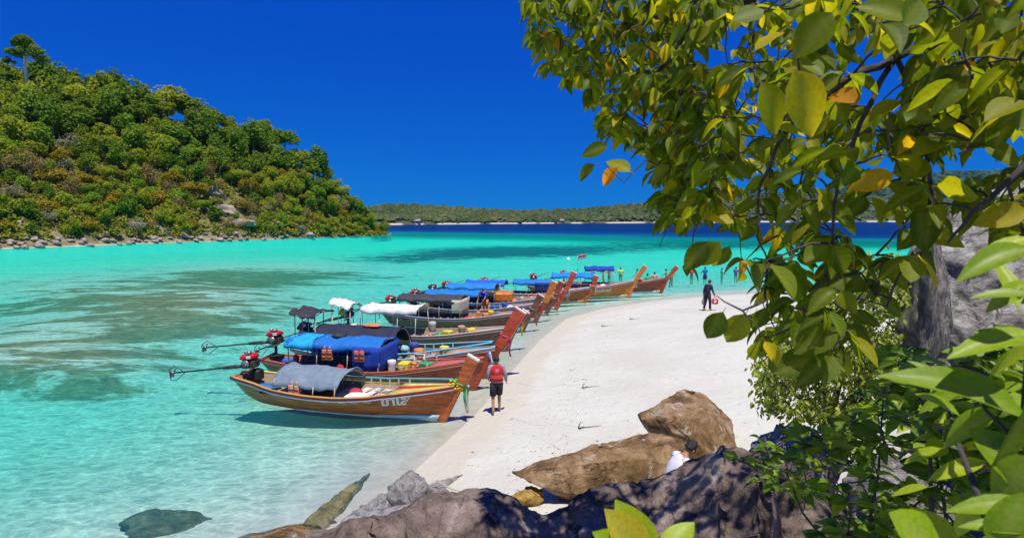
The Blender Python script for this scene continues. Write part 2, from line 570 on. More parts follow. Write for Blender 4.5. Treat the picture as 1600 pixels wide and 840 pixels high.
rads = np.concatenate([[0.05, 0.5, 1.0], np.geomspace(1.5, 420, 300), np.geomspace(440, 4200, 26)])
ang = polar_axis()
GX, GY = polar_sheet(rads, ang)
GZ = ground_h(GX, GY)
GS = shore_sd(GX, GY)
wet = sstep(GS, 2.2, 0.2) * sstep(GS, -1.2, 0.0)
GH0 = GZ.copy()
GZ = np.maximum(GZ, -2.6)          # the floor of the deep channel is never seen
reef, grass = reef_region(GX, GY, GZ)
grass_only = np.clip(grass * 1.5, 0, 1) * (grass > reef)
reef = np.maximum(reef, grass * 1.55)
grass = grass_only
soil = sstep(GX - 0.42 * GY, 0.6, 3.2) * sstep(GY, 14, 6) * sstep(GS, 3, 7)
soil = np.maximum(soil, sstep(GX, 60, 90) * sstep(GS, 8, 25))
MG = ground_material()
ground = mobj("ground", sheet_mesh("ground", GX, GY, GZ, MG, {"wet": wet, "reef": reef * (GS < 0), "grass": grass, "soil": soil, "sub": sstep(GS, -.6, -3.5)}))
tag(ground, "white sand beach running out under the clear water", kind='structure')

# --- water
def water_material():
    m, t, p, out = nt("sea_water")
    t.nodes.remove(p)
    dep = attr_n(t, "depth")
    # caustic net and ripple light painted into the water's transparent tint
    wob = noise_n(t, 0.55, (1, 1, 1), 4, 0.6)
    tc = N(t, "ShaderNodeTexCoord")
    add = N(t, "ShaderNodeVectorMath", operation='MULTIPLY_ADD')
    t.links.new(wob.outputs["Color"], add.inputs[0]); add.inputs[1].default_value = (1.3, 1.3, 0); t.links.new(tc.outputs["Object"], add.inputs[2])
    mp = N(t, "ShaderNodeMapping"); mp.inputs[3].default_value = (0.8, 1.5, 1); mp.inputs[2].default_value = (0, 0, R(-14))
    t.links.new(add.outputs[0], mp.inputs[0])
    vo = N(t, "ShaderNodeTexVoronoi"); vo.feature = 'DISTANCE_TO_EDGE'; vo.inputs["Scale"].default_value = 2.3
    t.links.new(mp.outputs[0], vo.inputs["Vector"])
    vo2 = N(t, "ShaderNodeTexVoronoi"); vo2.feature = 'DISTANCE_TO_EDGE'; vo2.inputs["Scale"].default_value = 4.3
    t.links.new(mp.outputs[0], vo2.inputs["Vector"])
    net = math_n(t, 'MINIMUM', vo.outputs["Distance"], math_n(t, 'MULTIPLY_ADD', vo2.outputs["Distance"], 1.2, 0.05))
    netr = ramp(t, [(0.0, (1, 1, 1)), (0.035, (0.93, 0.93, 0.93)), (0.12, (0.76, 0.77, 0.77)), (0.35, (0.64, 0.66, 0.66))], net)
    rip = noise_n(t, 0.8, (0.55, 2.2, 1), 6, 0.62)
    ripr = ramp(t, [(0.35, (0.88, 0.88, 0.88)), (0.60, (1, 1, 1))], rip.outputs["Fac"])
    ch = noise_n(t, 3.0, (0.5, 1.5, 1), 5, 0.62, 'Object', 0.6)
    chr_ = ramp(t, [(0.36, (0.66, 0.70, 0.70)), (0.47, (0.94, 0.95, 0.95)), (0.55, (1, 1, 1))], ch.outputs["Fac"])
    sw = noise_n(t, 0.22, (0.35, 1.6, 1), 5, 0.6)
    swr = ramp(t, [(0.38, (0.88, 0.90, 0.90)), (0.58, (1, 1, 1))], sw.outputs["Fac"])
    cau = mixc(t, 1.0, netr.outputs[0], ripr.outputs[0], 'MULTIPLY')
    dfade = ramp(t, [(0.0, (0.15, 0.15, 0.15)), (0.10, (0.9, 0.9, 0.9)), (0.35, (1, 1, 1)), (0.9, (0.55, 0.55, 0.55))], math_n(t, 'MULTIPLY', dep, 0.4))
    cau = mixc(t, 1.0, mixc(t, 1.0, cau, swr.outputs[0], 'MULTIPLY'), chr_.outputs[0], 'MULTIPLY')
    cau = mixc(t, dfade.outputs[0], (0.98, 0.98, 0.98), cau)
    comb = N(t, "ShaderNodeCombineColor")
    for i, k in enumerate((0.52, 0.996, 0.943)):
        t.links.new(math_n(t, 'POWER', k, dep), comb.inputs[i])
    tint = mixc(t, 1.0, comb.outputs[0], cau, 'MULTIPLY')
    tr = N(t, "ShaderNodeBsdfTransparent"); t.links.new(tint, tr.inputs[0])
    body = N(t, "ShaderNodeBsdfDiffuse"); 
    bc = ramp(t, [(0.0, (0.02, 0.70, 0.60)), (0.14, (0.0, 0.60, 0.56)), (0.3, (0.0, 0.20, 0.36)), (0.6, (0.0, 0.05, 0.20)), (1.0, (0.0, 0.022, 0.125))], math_n(t, 'MULTIPLY', dep, 1 / 16))
    t.links.new(bc.outputs[0], body.inputs[0])
    bf0 = math_n(t, 'MULTIPLY', 0.13, math_n(t, 'SUBTRACT', 1.0, math_n(t, 'POWER', 0.15, dep)))
    bf = math_n(t, 'SUBTRACT', 1.0, math_n(t, 'MULTIPLY', math_n(t, 'SUBTRACT', 1.0, bf0), math_n(t, 'POWER', 0.80, math_n(t, 'MAXIMUM', math_n(t, 'SUBTRACT', dep, 2.0), 0.0))))
    mx = N(t, "ShaderNodeMixShader"); t.links.new(bf, mx.inputs[0]); t.links.new(tr.outputs[0], mx.inputs[1]); t.links.new(body.outputs[0], mx.inputs[2])
    bmp = N(t, "ShaderNodeBump"); bmp.inputs["Strength"].default_value = 0.5; bmp.inputs["Distance"].default_value = 0.08
    r2 = noise_n(t, 2.2, (0.6, 1.6, 1), 6, 0.6)
    t.links.new(r2.outputs["Fac"], bmp.inputs["Height"])
    fr = N(t, "ShaderNodeFresnel"); fr.inputs[0].default_value = 1.33; t.links.new(bmp.outputs[0], fr.inputs["Normal"])
    gl = N(t, "ShaderNodeBsdfGlossy"); gl.inputs["Roughness"].default_value = 0.08; t.links.new(bmp.outputs[0], gl.inputs["Normal"])
    mx2 = N(t, "ShaderNodeMixShader"); t.links.new(math_n(t, 'MULTIPLY', fr.outputs[0], 0.14), mx2.inputs[0])
    t.links.new(mx.outputs[0], mx2.inputs[1]); t.links.new(gl.outputs[0], mx2.inputs[2])
    t.links.new(mx2.outputs[0], out.inputs[0])
    return m

wang = np.linspace(R(-100), R(100), 420)
wr = np.concatenate([np.geomspace(3, 420, 260), np.geomspace(440, 4200, 26)])
WX, WY = polar_sheet(wr, wang)
WD = np.maximum(-ground_h(WX, WY), 0)
MW = water_material()
water = mobj("sea", sheet_mesh("sea", WX, WY, np.zeros_like(WX), MW, {"depth": WD}, wrap=False))
tag(water, "clear turquoise sea turning deep blue further out", kind='structure')

# ================================================================== rocks
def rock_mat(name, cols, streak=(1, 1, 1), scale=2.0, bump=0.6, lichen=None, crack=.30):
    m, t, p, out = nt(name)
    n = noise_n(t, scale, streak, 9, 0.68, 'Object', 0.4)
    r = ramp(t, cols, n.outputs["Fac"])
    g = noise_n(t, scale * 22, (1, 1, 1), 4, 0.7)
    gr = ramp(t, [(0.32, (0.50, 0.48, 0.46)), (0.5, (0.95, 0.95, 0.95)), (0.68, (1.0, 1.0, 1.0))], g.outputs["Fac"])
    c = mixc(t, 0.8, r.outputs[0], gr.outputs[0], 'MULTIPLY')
    if lichen:
        l = noise_n(t, scale * 1.3, (1, 1, 0.6), 8, 0.7, 'Object', 0.8)
        lm = ramp(t, [(0.56, (0, 0, 0)), (0.64, (1, 1, 1))], l.outputs["Fac"])
        c = mixc(t, lm.outputs[0], c, lichen)
    wb = noise_n(t, scale * .9, streak, 4, 0.6)
    tc = N(t, "ShaderNodeTexCoord")
    wa = N(t, "ShaderNodeVectorMath", operation='MULTIPLY_ADD'); t.links.new(wb.outputs["Color"], wa.inputs[0]); wa.inputs[1].default_value = (1.6 / scale,) * 3; t.links.new(tc.outputs["Object"], wa.inputs[2])
    cv = N(t, "ShaderNodeTexVoronoi"); cv.feature = 'DISTANCE_TO_EDGE'; cv.inputs["Scale"].default_value = scale * crack
    t.links.new(wa.outputs[0], cv.inputs["Vector"])
    ck = ramp(t, [(0.0, (0.3, 0.28, 0.27)), (0.006, (0.75, 0.75, 0.75)), (0.02, (1, 1, 1))], cv.outputs["Distance"])
    c = mixc(t, 0.7, c, ck.outputs[0], 'MULTIPLY')
    t.links.new(c, p.inputs["Base Color"])
    p.inputs["Roughness"].default_value = 0.85
    p.inputs["Specular IOR Level"].default_value = 0.25
    b = N(t, "ShaderNodeBump"); b.inputs["Strength"].default_value = bump; b.inputs["Distance"].default_value = 0.06
    n2 = noise_n(t, scale * 4, streak, 9, 0.72, 'Object', 0.3)
    hh = math_n(t, 'ADD', n2.outputs["Fac"], math_n(t, 'ADD', math_n(t, 'MULTIPLY', g.outputs["Fac"], .12), math_n(t, 'MULTIPLY', N_sep(t, ck.outputs[0]), .35)))
    t.links.new(hh, b.inputs["Height"]); t.links.new(b.outputs[0], p.inputs["Normal"])
    return m

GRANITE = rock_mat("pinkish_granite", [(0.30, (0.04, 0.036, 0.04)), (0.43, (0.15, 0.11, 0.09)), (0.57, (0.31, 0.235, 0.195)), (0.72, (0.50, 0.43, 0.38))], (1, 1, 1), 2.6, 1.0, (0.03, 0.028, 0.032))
GREYROCK = rock_mat("grey_granite", [(0.3, (0.13, 0.12, 0.13)), (0.5, (0.30, 0.28, 0.28)), (0.7, (0.46, 0.43, 0.42))], (1, 1, 1), 2.4, 0.8, (0.10, 0.09, 0.10))
CLIFF = rock_mat("fissured_grey_rock", [(0.34, (0.11, 0.10, 0.09)), (0.48, (0.36, 0.335, 0.31)), (0.62, (0.64, 0.60, 0.55))], (1, 1, 1.6), 5.0, 1.0, (0.09, 0.085, 0.11))
BROWNROCK = rock_mat("brown_rock", [(0.34, (0.06, 0.04, 0.022)), (0.46, (0.19, 0.11, 0.045)), (0.57, (0.33, 0.215, 0.115)), (0.72, (0.46, 0.37, 0.28))], (1, 1, 1), 1.8, 1.0, (0.40, 0.36, 0.33))
OCHREROCK = rock_mat("ochre_rock", [(0.3, (0.18, 0.10, 0.02)), (0.5, (0.36, 0.22, 0.05)), (0.7, (0.5, 0.36, 0.12))], (1, 1, 1), 2.5, 0.6)
PALEROCK = rock_mat("pale_shore_rock", [(0.3, (0.16, 0.12, 0.10)), (0.5, (0.36, 0.28, 0.24)), (0.7, (0.56, 0.48, 0.44))], (1, 1, 1.6), 0.35, 0.9, (0.13, 0.10, 0.09))
ORANGEROCK = rock_mat("orange_shore_rock", [(0.3, (0.22, 0.10, 0.05)), (0.5, (0.42, 0.24, 0.14)), (0.7, (0.6, 0.42, 0.3))], (1, 1, 1.6), 0.4, 0.9)
SEAROCK = rock_mat("algae_rock", [(0.3, (0.06, 0.06, 0.03)), (0.5, (0.17, 0.16, 0.075)), (0.7, (0.30, 0.27, 0.15))], (1, 1, 1), 3.0, 0.8)

def displaced(bm, amp, freq, seed, ridged=False, crease=0.0):
    bm.normal_update()
    off = Vector((seed * 3.7, seed * 1.9, -seed * 2.3))
    mv = []
    for v in bm.verts:
        q = v.co * freq + off
        a = mnoise.fractal(q, 0.9, 2.1, 5)
        if ridged: a = a * 0.6 - abs(mnoise.noise(q * 0.7)) * 0.9
        mv.append(v.co + v.normal * (a * amp))
    for v, c in zip(bm.verts, mv): v.co = c
    if crease:
        bm.normal_update(); mv = []
        for v in bm.verts:
            q = v.co * (freq * .75) + off * .5
            q = q + mnoise.noise_vector(q * 1.3) * .35
            d = mnoise.voronoi(q)[0]
            e = d[1] - d[0]
            mv.append(v.co - v.normal * (crease * math.exp(-e * 7.0)) + v.normal * (crease * .5 * (mnoise.cell(mnoise.voronoi(q)[1][0] * 3.1) - .3)))
        for v, c in zip(bm.verts, mv): v.co = c

def hull_rock(name, pts, mat, label, amp=0.06, freq=1.6, seed=1, cuts=4, rounds=2, group=None, cat="rock", crease=.02):
    pts = [V(p) for p in pts]
    c = sum(pts, Vector()) / len(pts)
    c.z = min(p.z for p in pts)
    bm = bmesh.new()
    for p in pts: bm.verts.new(p - c)
    bmesh.ops.convex_hull(bm, input=bm.verts[:])
    bmesh.ops.delete(bm, geom=[v for v in bm.verts if not v.link_faces], context='VERTS')
    for _ in range(rounds):
        bmesh.ops.subdivide_edges(bm, edges=bm.edges[:], cuts=1, use_grid_fill=True, smooth=0.0)
        bmesh.ops.triangulate(bm, faces=[f for f in bm.faces if len(f.verts) > 4])
    bmesh.ops.smooth_vert(bm, verts=bm.verts[:], factor=0.12, use_axis_x=True, use_axis_y=True, use_axis_z=True)
    bmesh.ops.subdivide_edges(bm, edges=bm.edges[:], cuts=max(1, cuts - 2), use_grid_fill=True)
    displaced(bm, amp, freq, seed, crease=crease)
    me = bpy.data.meshes.new(name); bm.to_mesh(me); bm.free()
    me.polygons.foreach_set("use_smooth", np.ones(len(me.polygons), bool))
    o = mobj(name, me, mat); o.location = c
    return tag(o, label, cat, group)

def boulder_mesh(name, seed, mat, sub=4, amp=0.22, planes=9):
    bm = bmesh.new()
    bmesh.ops.create_icosphere(bm, subdivisions=sub, radius=1.0)
    r_ = random.Random(seed)
    pl = []
    for _ in range(planes):
        d = Vector((r_.gauss(0, 1), r_.gauss(0, 1), r_.gauss(0, 1))).normalized()
        pl.append((d, r_.uniform(0.62, 0.9)))
    for v in bm.verts:
        for d, k in pl:
            e = v.co.dot(d) - k
            if e > 0: v.co -= d * e * 0.85
    displaced(bm, amp, 1.7, seed, crease=.09)
    me = bpy.data.meshes.new(name); bm.to_mesh(me); bm.free()
    me.polygons.foreach_set("use_smooth", np.ones(len(me.polygons), bool))
    me.materials.append(mat)
    return me

def boulder(loc, scale, seed, mat, label, group=None, rz=0.0, name="boulder", sub=4, cat="rock"):
    o = mobj(name, boulder_mesh(name, seed, mat, sub))
    o.location = V(loc); o.scale = scale; o.rotation_euler = (0, 0, rz)
    return tag(o, label, cat, group)

# near dark boulder across the bottom of the view
def near_rock():
    crest = [(395, 872), (450, 838), (520, 822), (570, 800), (620, 782), (680, 771), (740, 768), (800, 778), (850, 791), (900, 765), (960, 746), (1000, 738), (1040, 728), (1075, 714), (1130, 698), (1185, 703), (1212, 735), (1225, 800), (1232, 860)]
    us = np.array([c[0] for c in crest], float); vs = np.array([c[1] for c in crest], float)
    uu = np.linspace(us[0], us[-1], 230)
    vv = np.interp(uu, us, vs) + (fbm(uu * .05, uu * 0 + 3, 3) - .45) * 10
    yy = np.interp(uu, [395, 700, 1000, 1232], [4.4, 4.9, 5.1, 4.5])
    prof = [(0.95, -3.0), (0.75, -1.6), (0.5, -0.6), (0.25, -0.16), (0.1, -0.03), (0, 0), (-0.12, -0.02), (-0.3, -0.10), (-0.5, -0.22), (-0.7, -0.36), (-0.9, -0.52), (-1.1, -0.72), (-1.35, -1.0), (-1.6, -1.5), (-1.8, -2.3), (-1.9, -3.2)]
    # refine the profile
    pa = np.array(prof); k = np.linspace(0, len(pa) - 1, 100)
    py = np.interp(k, np.arange(len(pa)), pa[:, 0]); pz = np.interp(k, np.arange(len(pa)), pa[:, 1])
    P = []
    for u, v, Y in zip(uu, vv, yy):
        c = pt(u, v, Y)
        P.append([(c[0] * (Y + a) / Y + (.10 * max(0, -a) if u < 620 else 0), c[1] + a, c[2] + b) for a, b in zip(py, pz)])
    ox, oy, oz = 0.4, 4.2, 1.2
    mb = MB().grid([[(x - ox, y - oy, z - oz) for x, y, z in row] for row in P])
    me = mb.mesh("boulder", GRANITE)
    bm = bmesh.new(); bm.from_mesh(me)
    bmesh.ops.recalc_face_normals(bm, faces=bm.faces[:])
    displaced(bm, 0.10, 1.4, 5, crease=0.055)
    bm.to_mesh(me); bm.free()
    me.polygons.foreach_set("use_smooth", np.ones(len(me.polygons), bool))
    o = mobj("boulder", me); o.location = (ox, oy, oz)
    return tag(o, "large dark boulder in the foreground speckled with leaf shade", "rock")
near_rock()

# wedge rock and long slab behind it
hull_rock("boulder", [pt(997, 648, 12.5), pt(1003, 655, 12.2), pt(1068, 604, 13.2), pt(1100, 613, 13.6), pt(1128, 640, 13.4), pt(1146, 662, 12.8),
                      pt(1150, 700, 12.2), pt(1085, 690, 11.7), pt(1050, 675, 11.8), pt(1040, 652, 11.9), pt(1160, 740, 12.0), pt(1075, 745, 11.9), pt(1100, 640, 12.2), pt(1110, 740, 13.6), pt(1045, 715, 13.0), pt(1150, 720, 13.8)],
          BROWNROCK, "wedge shaped brown boulder with an overhanging tip on the sand", 0.08, 1.5, 3, 4, 3)
hull_rock("boulder", [pt(797, 736, 11.0), pt(812, 744, 10.9), pt(860, 714, 11.3), pt(940, 692, 11.6), pt(1008, 677, 11.7), pt(1040, 674, 11.5), pt(1062, 682, 11.2),
                      pt(1066, 730, 10.6), pt(985, 770, 10.5), pt(885, 774, 10.6), pt(845, 762, 10.7), pt(1060, 800, 10.8), pt(900, 790, 11.0), pt(930, 730, 10.75), pt(1010, 715, 10.7)],
          BROWNROCK, "long low tan slab of rock with a pointed end lying on the sand", 0.06, 1.7, 8, 4, 3)
g = on_ground(822, 786)
boulder((g[0], g[1], g[2] + .1), (0.34, 0.24, 0.24), 21, OCHREROCK, "small ochre yellow rock on the sand beside the dark boulder", rz=.3)
g = on_ground(628, 796)
boulder((g[0] + .12, g[1] + .1, g[2] + .36), (0.42, 0.40, 0.46), 22, GREYROCK, "cracked rounded grey rock standing at the left end of the boulder", rz=.6)
g = on_ground(592, 812)
boulder((g[0], g[1], g[2] + .1), (0.42, 0.34, 0.30), 23, GREYROCK, "pale grey rock leaning below the cracked rounded rock", rz=1.6)
for (u_, v_, sz, lb) in ((606, 800, .26, "pale grey stone at the water side of the cracked rounded rock"), (688, 782, .20, "small pale stone by the rope loop"), (570, 818, .24, "small grey stone lowest in the pile of pale rocks")):
    g = on_ground(u_, v_)
    boulder((g[0], g[1], g[2] + .12), (sz * 1.2, sz, sz), 200 + u_, GREYROCK, lb, rz=u_ * .1)
g = on_ground(660, 792)
boulder((g[0], g[1], g[2] + .05), (0.22, 0.2, 0.24), 24, GREYROCK, "small tan rock wedged right of the cracked rounded rock", rz=.2)
hull_rock("boulder", [pt(500, 842, 7.0), pt(545, 806, 7.6), pt(640, 786, 7.6), pt(730, 772, 7.2), pt(790, 776, 7.0), pt(760, 800, 6.2), pt(640, 830, 6.0), pt(520, 862, 6.2), pt(480, 900, 7), pt(800, 900, 6.4), pt(560, 930, 6.0), pt(780, 960, 7.2)],
          GREYROCK, "flat pale grey rock behind the left part of the dark boulder", 0.05, 2.2, 6, 4, 3, crease=.05)
g = on_ground(452, 836)
boulder((g[0], g[1], g[2] - .05), (1.0, 0.4, 0.22), 26, BROWNROCK, "low brown rock at the water's edge at the bottom of the view", rz=.25)

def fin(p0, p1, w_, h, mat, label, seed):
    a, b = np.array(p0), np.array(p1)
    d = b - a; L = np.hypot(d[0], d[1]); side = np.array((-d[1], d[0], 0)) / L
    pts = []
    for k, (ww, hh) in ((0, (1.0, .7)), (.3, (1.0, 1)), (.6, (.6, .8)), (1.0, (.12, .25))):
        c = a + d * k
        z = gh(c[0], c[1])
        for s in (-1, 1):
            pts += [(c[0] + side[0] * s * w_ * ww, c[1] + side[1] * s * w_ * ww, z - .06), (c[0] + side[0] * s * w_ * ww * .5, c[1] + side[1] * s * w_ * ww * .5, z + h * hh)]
    return hull_rock("low_ridge", pts, mat, label, 0.03, 3.0, seed, 4, 3)
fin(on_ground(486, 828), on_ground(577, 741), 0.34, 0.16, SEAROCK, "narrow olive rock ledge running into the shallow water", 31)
fin(on_ground(650, 778), on_ground(722, 742), 0.26, 0.12, GREYROCK, "narrow grey wedge pointing up the sand beside the rocks", 32)  # low solid wedge in grey, tapering up the sand
g = on_ground(258, 822)
boulder((g[0], g[1], g[2] - .10), (1.05, 0.6, 0.42), 35, SEAROCK, "dark rock lying under the shallow water at lower left", rz=.2)

# tall grey cliff boulder on the right
def cliff():
    g0 = pt(1522, 620, 7.0)
    pts = [pt(1434, 392, 6.9), pt(1462, 372, 7.0), pt(1468, 340, 7.2), pt(1522, 318, 7.4), pt(1582, 262, 7.6), pt(1662, 250, 7.6), pt(1722, 330, 7.2),
           pt(1426, 560, 6.6), pt(1417, 700, 6.7), pt(1542, 720, 6.1), pt(1722, 720, 6.0), pt(1522, 560, 6.25), pt(1642, 540, 6.2),
           pt(1542, 420, 6.5), pt(1642, 400, 6.5), pt(1442, 760, 8.8), pt(1742, 720, 9.0), pt(1462, 420, 8.5), pt(1622, 300, 9.0), pt(1742, 380, 9.0)]
    return hull_rock("boulder", pts, CLIFF, "tall fissured grey boulder behind the leaves on the right", 0.11, 1.6, 41, 4, 3, crease=.05)
cliff()
boulder(pt(1440, 500, 6.25), (0.16, 0.28, 0.95), 42, CLIFF, "upright bluish slab leaning on the tall grey boulder", rz=.3)
boulder(pt(1245, 725, 6.6), (0.62, 0.5, 0.40), 43, GREYROCK, "bluish grey boulder under the small leaved bush", rz=.3)
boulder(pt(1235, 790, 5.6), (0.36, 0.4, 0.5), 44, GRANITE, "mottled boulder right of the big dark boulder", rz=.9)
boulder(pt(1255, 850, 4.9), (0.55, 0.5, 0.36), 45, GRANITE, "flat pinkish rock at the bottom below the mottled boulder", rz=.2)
boulder(pt(1400, 800, 5.0), (0.5, 0.5, 0.5), 46, CLIFF, "grey rock half hidden in the dark green shrub", rz=.5)

# ================================================================== leaves
def leaf_shape(width=0.42, fold=0.18, droop=0.25, tip=1.0, rows=6, wavy=0.0):
    """unit leaf along +x, normal +z: two columns of quads each side of the midrib"""
    vs, rib = [], []
    for i in range(rows + 1):
        k = i / rows
        wd = width * (math.sin(math.pi * min(1, k ** 0.85)) ** 0.75) * (1 - 0.12 * k) if 0 < i < rows else 0.012
        z = -droop * k * k
        for j in (-1, -0.55, 0, 0.55, 1):
            vs.append((k, j * wd, z + abs(j) * wd * fold * 2 - wavy * abs(j) * wd * math.sin(k * 9)))
            rib.append(1.0 if j == 0 else 0.0)
    fs = []
    for i in range(rows):
        for j in range(4):
            a = i * 5 + j
            fs.append((a, a + 5, a + 6, a + 1))
    # stalk
    b = len(vs)
    for x in (-0.16, 0.02):
        for k in range(3):
            th = 2 * math.pi * k / 3
            vs.append((x, 0.010 * math.cos(th), 0.010 * math.sin(th) - 0.01)); rib.append(1.0)
    for k in range(3):
        j = (k + 1) % 3
        fs.append((b + k, b + j, b + 3 + j, b + 3 + k))
    return np.array(vs), fs, rib

def leaf_material(name, stops, trans, tfac=0.4, rough=0.35, spots=True):
    m, t, p, out = nt(name)
    oi = N(t, "ShaderNodeObjectInfo")
    s = math_n(t, 'FRACT', math_n(t, 'ADD', oi.outputs["Random"], attr_n(t, "tint")))
    r = ramp(t, stops, s)
    n = noise_n(t, 14, (1, 1, 1), 4, 0.6)
    v_ = ramp(t, [(0.3, (0.72, 0.72, 0.72)), (0.65, (1.1, 1.1, 1.05))], n.outputs["Fac"])
    c = mixc(t, 0.8, r.outputs[0], v_.outputs[0], 'MULTIPLY')
    c = mixc(t, math_n(t, 'MULTIPLY', attr_n(t, "rib"), 0.35), c, (0.30, 0.30, 0.08))
    tcv = N(t, "ShaderNodeTexCoord"); sx = N(t, "ShaderNodeSeparateXYZ"); t.links.new(tcv.outputs["Object"], sx.inputs[0])
    ph_ = math_n(t, 'SUBTRACT', sx.outputs[0], math_n(t, 'MULTIPLY', math_n(t, 'ABSOLUTE', sx.outputs[1]), 0.75))
    vein2 = math_n(t, 'SUBTRACT', 1.0, math_n(t, 'POWER', math_n(t, 'ABSOLUTE', math_n(t, 'SINE', math_n(t, 'MULTIPLY', ph_, 17.0))), 0.22))
    c = mixc(t, math_n(t, 'MULTIPLY', math_n(t, 'MULTIPLY', vein2, attr_n(t, "solo")), 0.28), c, (0.30, 0.30, 0.06))
    if spots:
        n3 = noise_n(t, 30, (1, 1, 1), 2, 0.5)
        sp = ramp(t, [(0.70, (0, 0, 0)), (0.76, (1, 1, 1))], n3.outputs["Fac"])
        c = mixc(t, math_n(t, 'MULTIPLY', N_sep(t, sp.outputs[0]), 0.5), c, (0.20, 0.09, 0.02))
    t.links.new(c, p.inputs["Base Color"])
    p.inputs["Roughness"].default_value = rough
    p.inputs["Specular IOR Level"].default_value = 0.22
    tr = N(t, "ShaderNodeBsdfTranslucent")
    tc_ = mixc(t, 0.5, mixc(t, 1.0, c, trans, 'MULTIPLY'), trans)
    tcol = mixc(t, 1.0, c, trans, 'MULTIPLY')
    t.links.new(tcol, tr.inputs[0])
    mx = N(t, "ShaderNodeMixShader"); mx.inputs[0].default_value = tfac
    t.links.new(p.outputs[0], mx.inputs[1]); t.links.new(tr.outputs[0], mx.inputs[2])
    t.links.new(mx.outputs[0], out.inputs[0])
    return m

LEAF_CANOPY = leaf_material("canopy_leaf", [(0.0, (0.055, 0.10, 0.004)), (0.4, (0.10, 0.155, 0.005)), (0.70, (0.16, 0.205, 0.006)), (0.90, (0.28, 0.28, 0.007)), (0.97, (0.50, 0.40, 0.010)), (1.0, (0.55, 0.20, 0.010))], (2.6, 2.4, 0.45), 0.55, 0.5)
LEAF_BRIGHT = leaf_material("bright_leaf", [(0.0, (0.13, 0.23, 0.006)), (0.5, (0.24, 0.36, 0.008)), (0.9, (0.36, 0.44, 0.012)), (1.0, (0.44, 0.36, 0.02))], (1.6, 1.5, 0.5), 0.28, 0.42)
LEAF_DARK = leaf_material("shrub_leaf", [(0.0, (0.05, 0.12, 0.010)), (0.5, (0.11, 0.21, 0.012)), (0.82, (0.22, 0.33, 0.015)), (1.0, (0.34, 0.40, 0.02))], (1.7, 1.8, 0.6), 0.35, 0.45)
LEAF_OLIVE = leaf_material("bush_leaf", [(0.0, (0.17, 0.23, 0.02)), (0.5, (0.31, 0.38, 0.04)), (0.85, (0.44, 0.48, 0.08)), (1.0, (0.33, 0.33, 0.16))], (1.5, 1.6, 0.8), 0.35, 0.4, False)
BARK = pm("bark", [(0.3, (0.03, 0.024, 0.022)), (0.6, (0.085, 0.07, 0.065)), (0.8, (0.24, 0.21, 0.20))], 5, (1, 1, 3), 0.85, 0.6)

LSH = [leaf_shape(.30, .12, .22), leaf_shape(.36, .2, .10), leaf_shape(.27, .26, .38), leaf_shape(.38, .05, .05, wavy=.08), leaf_shape(.17, .22, .12), leaf_shape(.21, .3, .22, wavy=.06)]
def leaf_me(i, mat, name="leaf"):
    vs, fs, rib = LSH[i]
    me = bpy.data.meshes.new(name)
    me.from_pydata([tuple(p) for p in vs], [], fs)
    me.polygons.foreach_set("use_smooth", np.ones(len(fs), bool))
    a = me.attributes.new("rib", 'FLOAT', 'POINT'); a.data.foreach_set("value", np.array(rib, np.float32))
    a = me.attributes.new("solo", 'FLOAT', 'POINT'); a.data.foreach_set("value", np.ones(len(rib), np.float32))
    me.materials.append(mat); me.update()
    return me

def in_poly(u, v, poly):
    inside = False; j = len(poly) - 1
    for i in range(len(poly)):
        (xi, yi), (xj, yj) = poly[i], poly[j]
        if (yi > v) != (yj > v) and u < (xj - xi) * (v - yi) / (yj - yi) + xi: inside = not inside
        j = i
    return inside

def sample_poly(poly, n, r_, holes=()):
    xs = [p[0] for p in poly]; ys = [p[1] for p in poly]; out = []
    while len(out) < n:
        u, v = r_.uniform(min(xs), max(xs)), r_.uniform(min(ys), max(ys))
        if in_poly(u, v, poly) and not any(in_poly(u, v, h) for h in holes): out.append((u, v))
    return out

def place_leaves(root, L, mat, top=300, name="leaf"):
    """L: list of (pos, dir, normal, length, variant). The largest in view become objects, the rest one mass."""
    cam0 = Vector((0, 0, HC))
    L = sorted(L, key=lambda q: -q[3] / max(.2, (Vector(q[0]) - cam0).length))
    mes = [leaf_me(i, mat) for i in range(len(LSH))]
    inv = Vector(root.location)
    for p, d, n, s, k in L[:top]:
        M = frames(np.array([d], float), np.array([n], float))[0] * s
        o = bpy.data.objects.new(name, mes[k]); link(o); o.parent = root
        m4 = Matrix([list(M[0]) + [0], list(M[1]) + [0], list(M[2]) + [0], [0, 0, 0, 1]])
        m4.translation = Vector(p) - inv
        o.matrix_local = m4
    rest = L[top:]
    if rest:
        for kk in (0,):
            D = np.array([q[1] for q in rest], float); Nn = np.array([q[2] for q in rest], float)
            S = np.array([q[3] for q in rest]); T = np.array([list(q[0]) for q in rest]) - np.array(inv)
            M = frames(D, Nn) * S[:, None, None]
            vs, fs, rib = LSH[2]
            me = bulk_mesh("foliage", vs, fs, M, T, mat, {"tint": nr.rand(len(rest))}, True, {"rib": rib})
            o = mobj("foliage", me, None, root); o["kind"] = "stuff"

def rdir(r_, dz=-0.4, spread=1.0):
    th = r_.uniform(0, 2 * math.pi)
    d = Vector((math.cos(th) * spread, math.sin(th) * spread, dz + r_.uniform(-.35, .35)))
    return d.normalized()

def twig_path(a, b, r_, sag=0.06, n=5):
    a, b = Vector(a), Vector(b)
    out = []
    for i in range(n):
        k = i / (n - 1)
        p = a.lerp(b, k)
        j = (b - a).length * 0.05
        if 0 < i < n - 1: p += Vector((r_.uniform(-j, j), r_.uniform(-j, j), r_.uniform(-j, j) + sag * math.sin(math.pi * k) * (b - a).length))
        out.append(p)
    return out

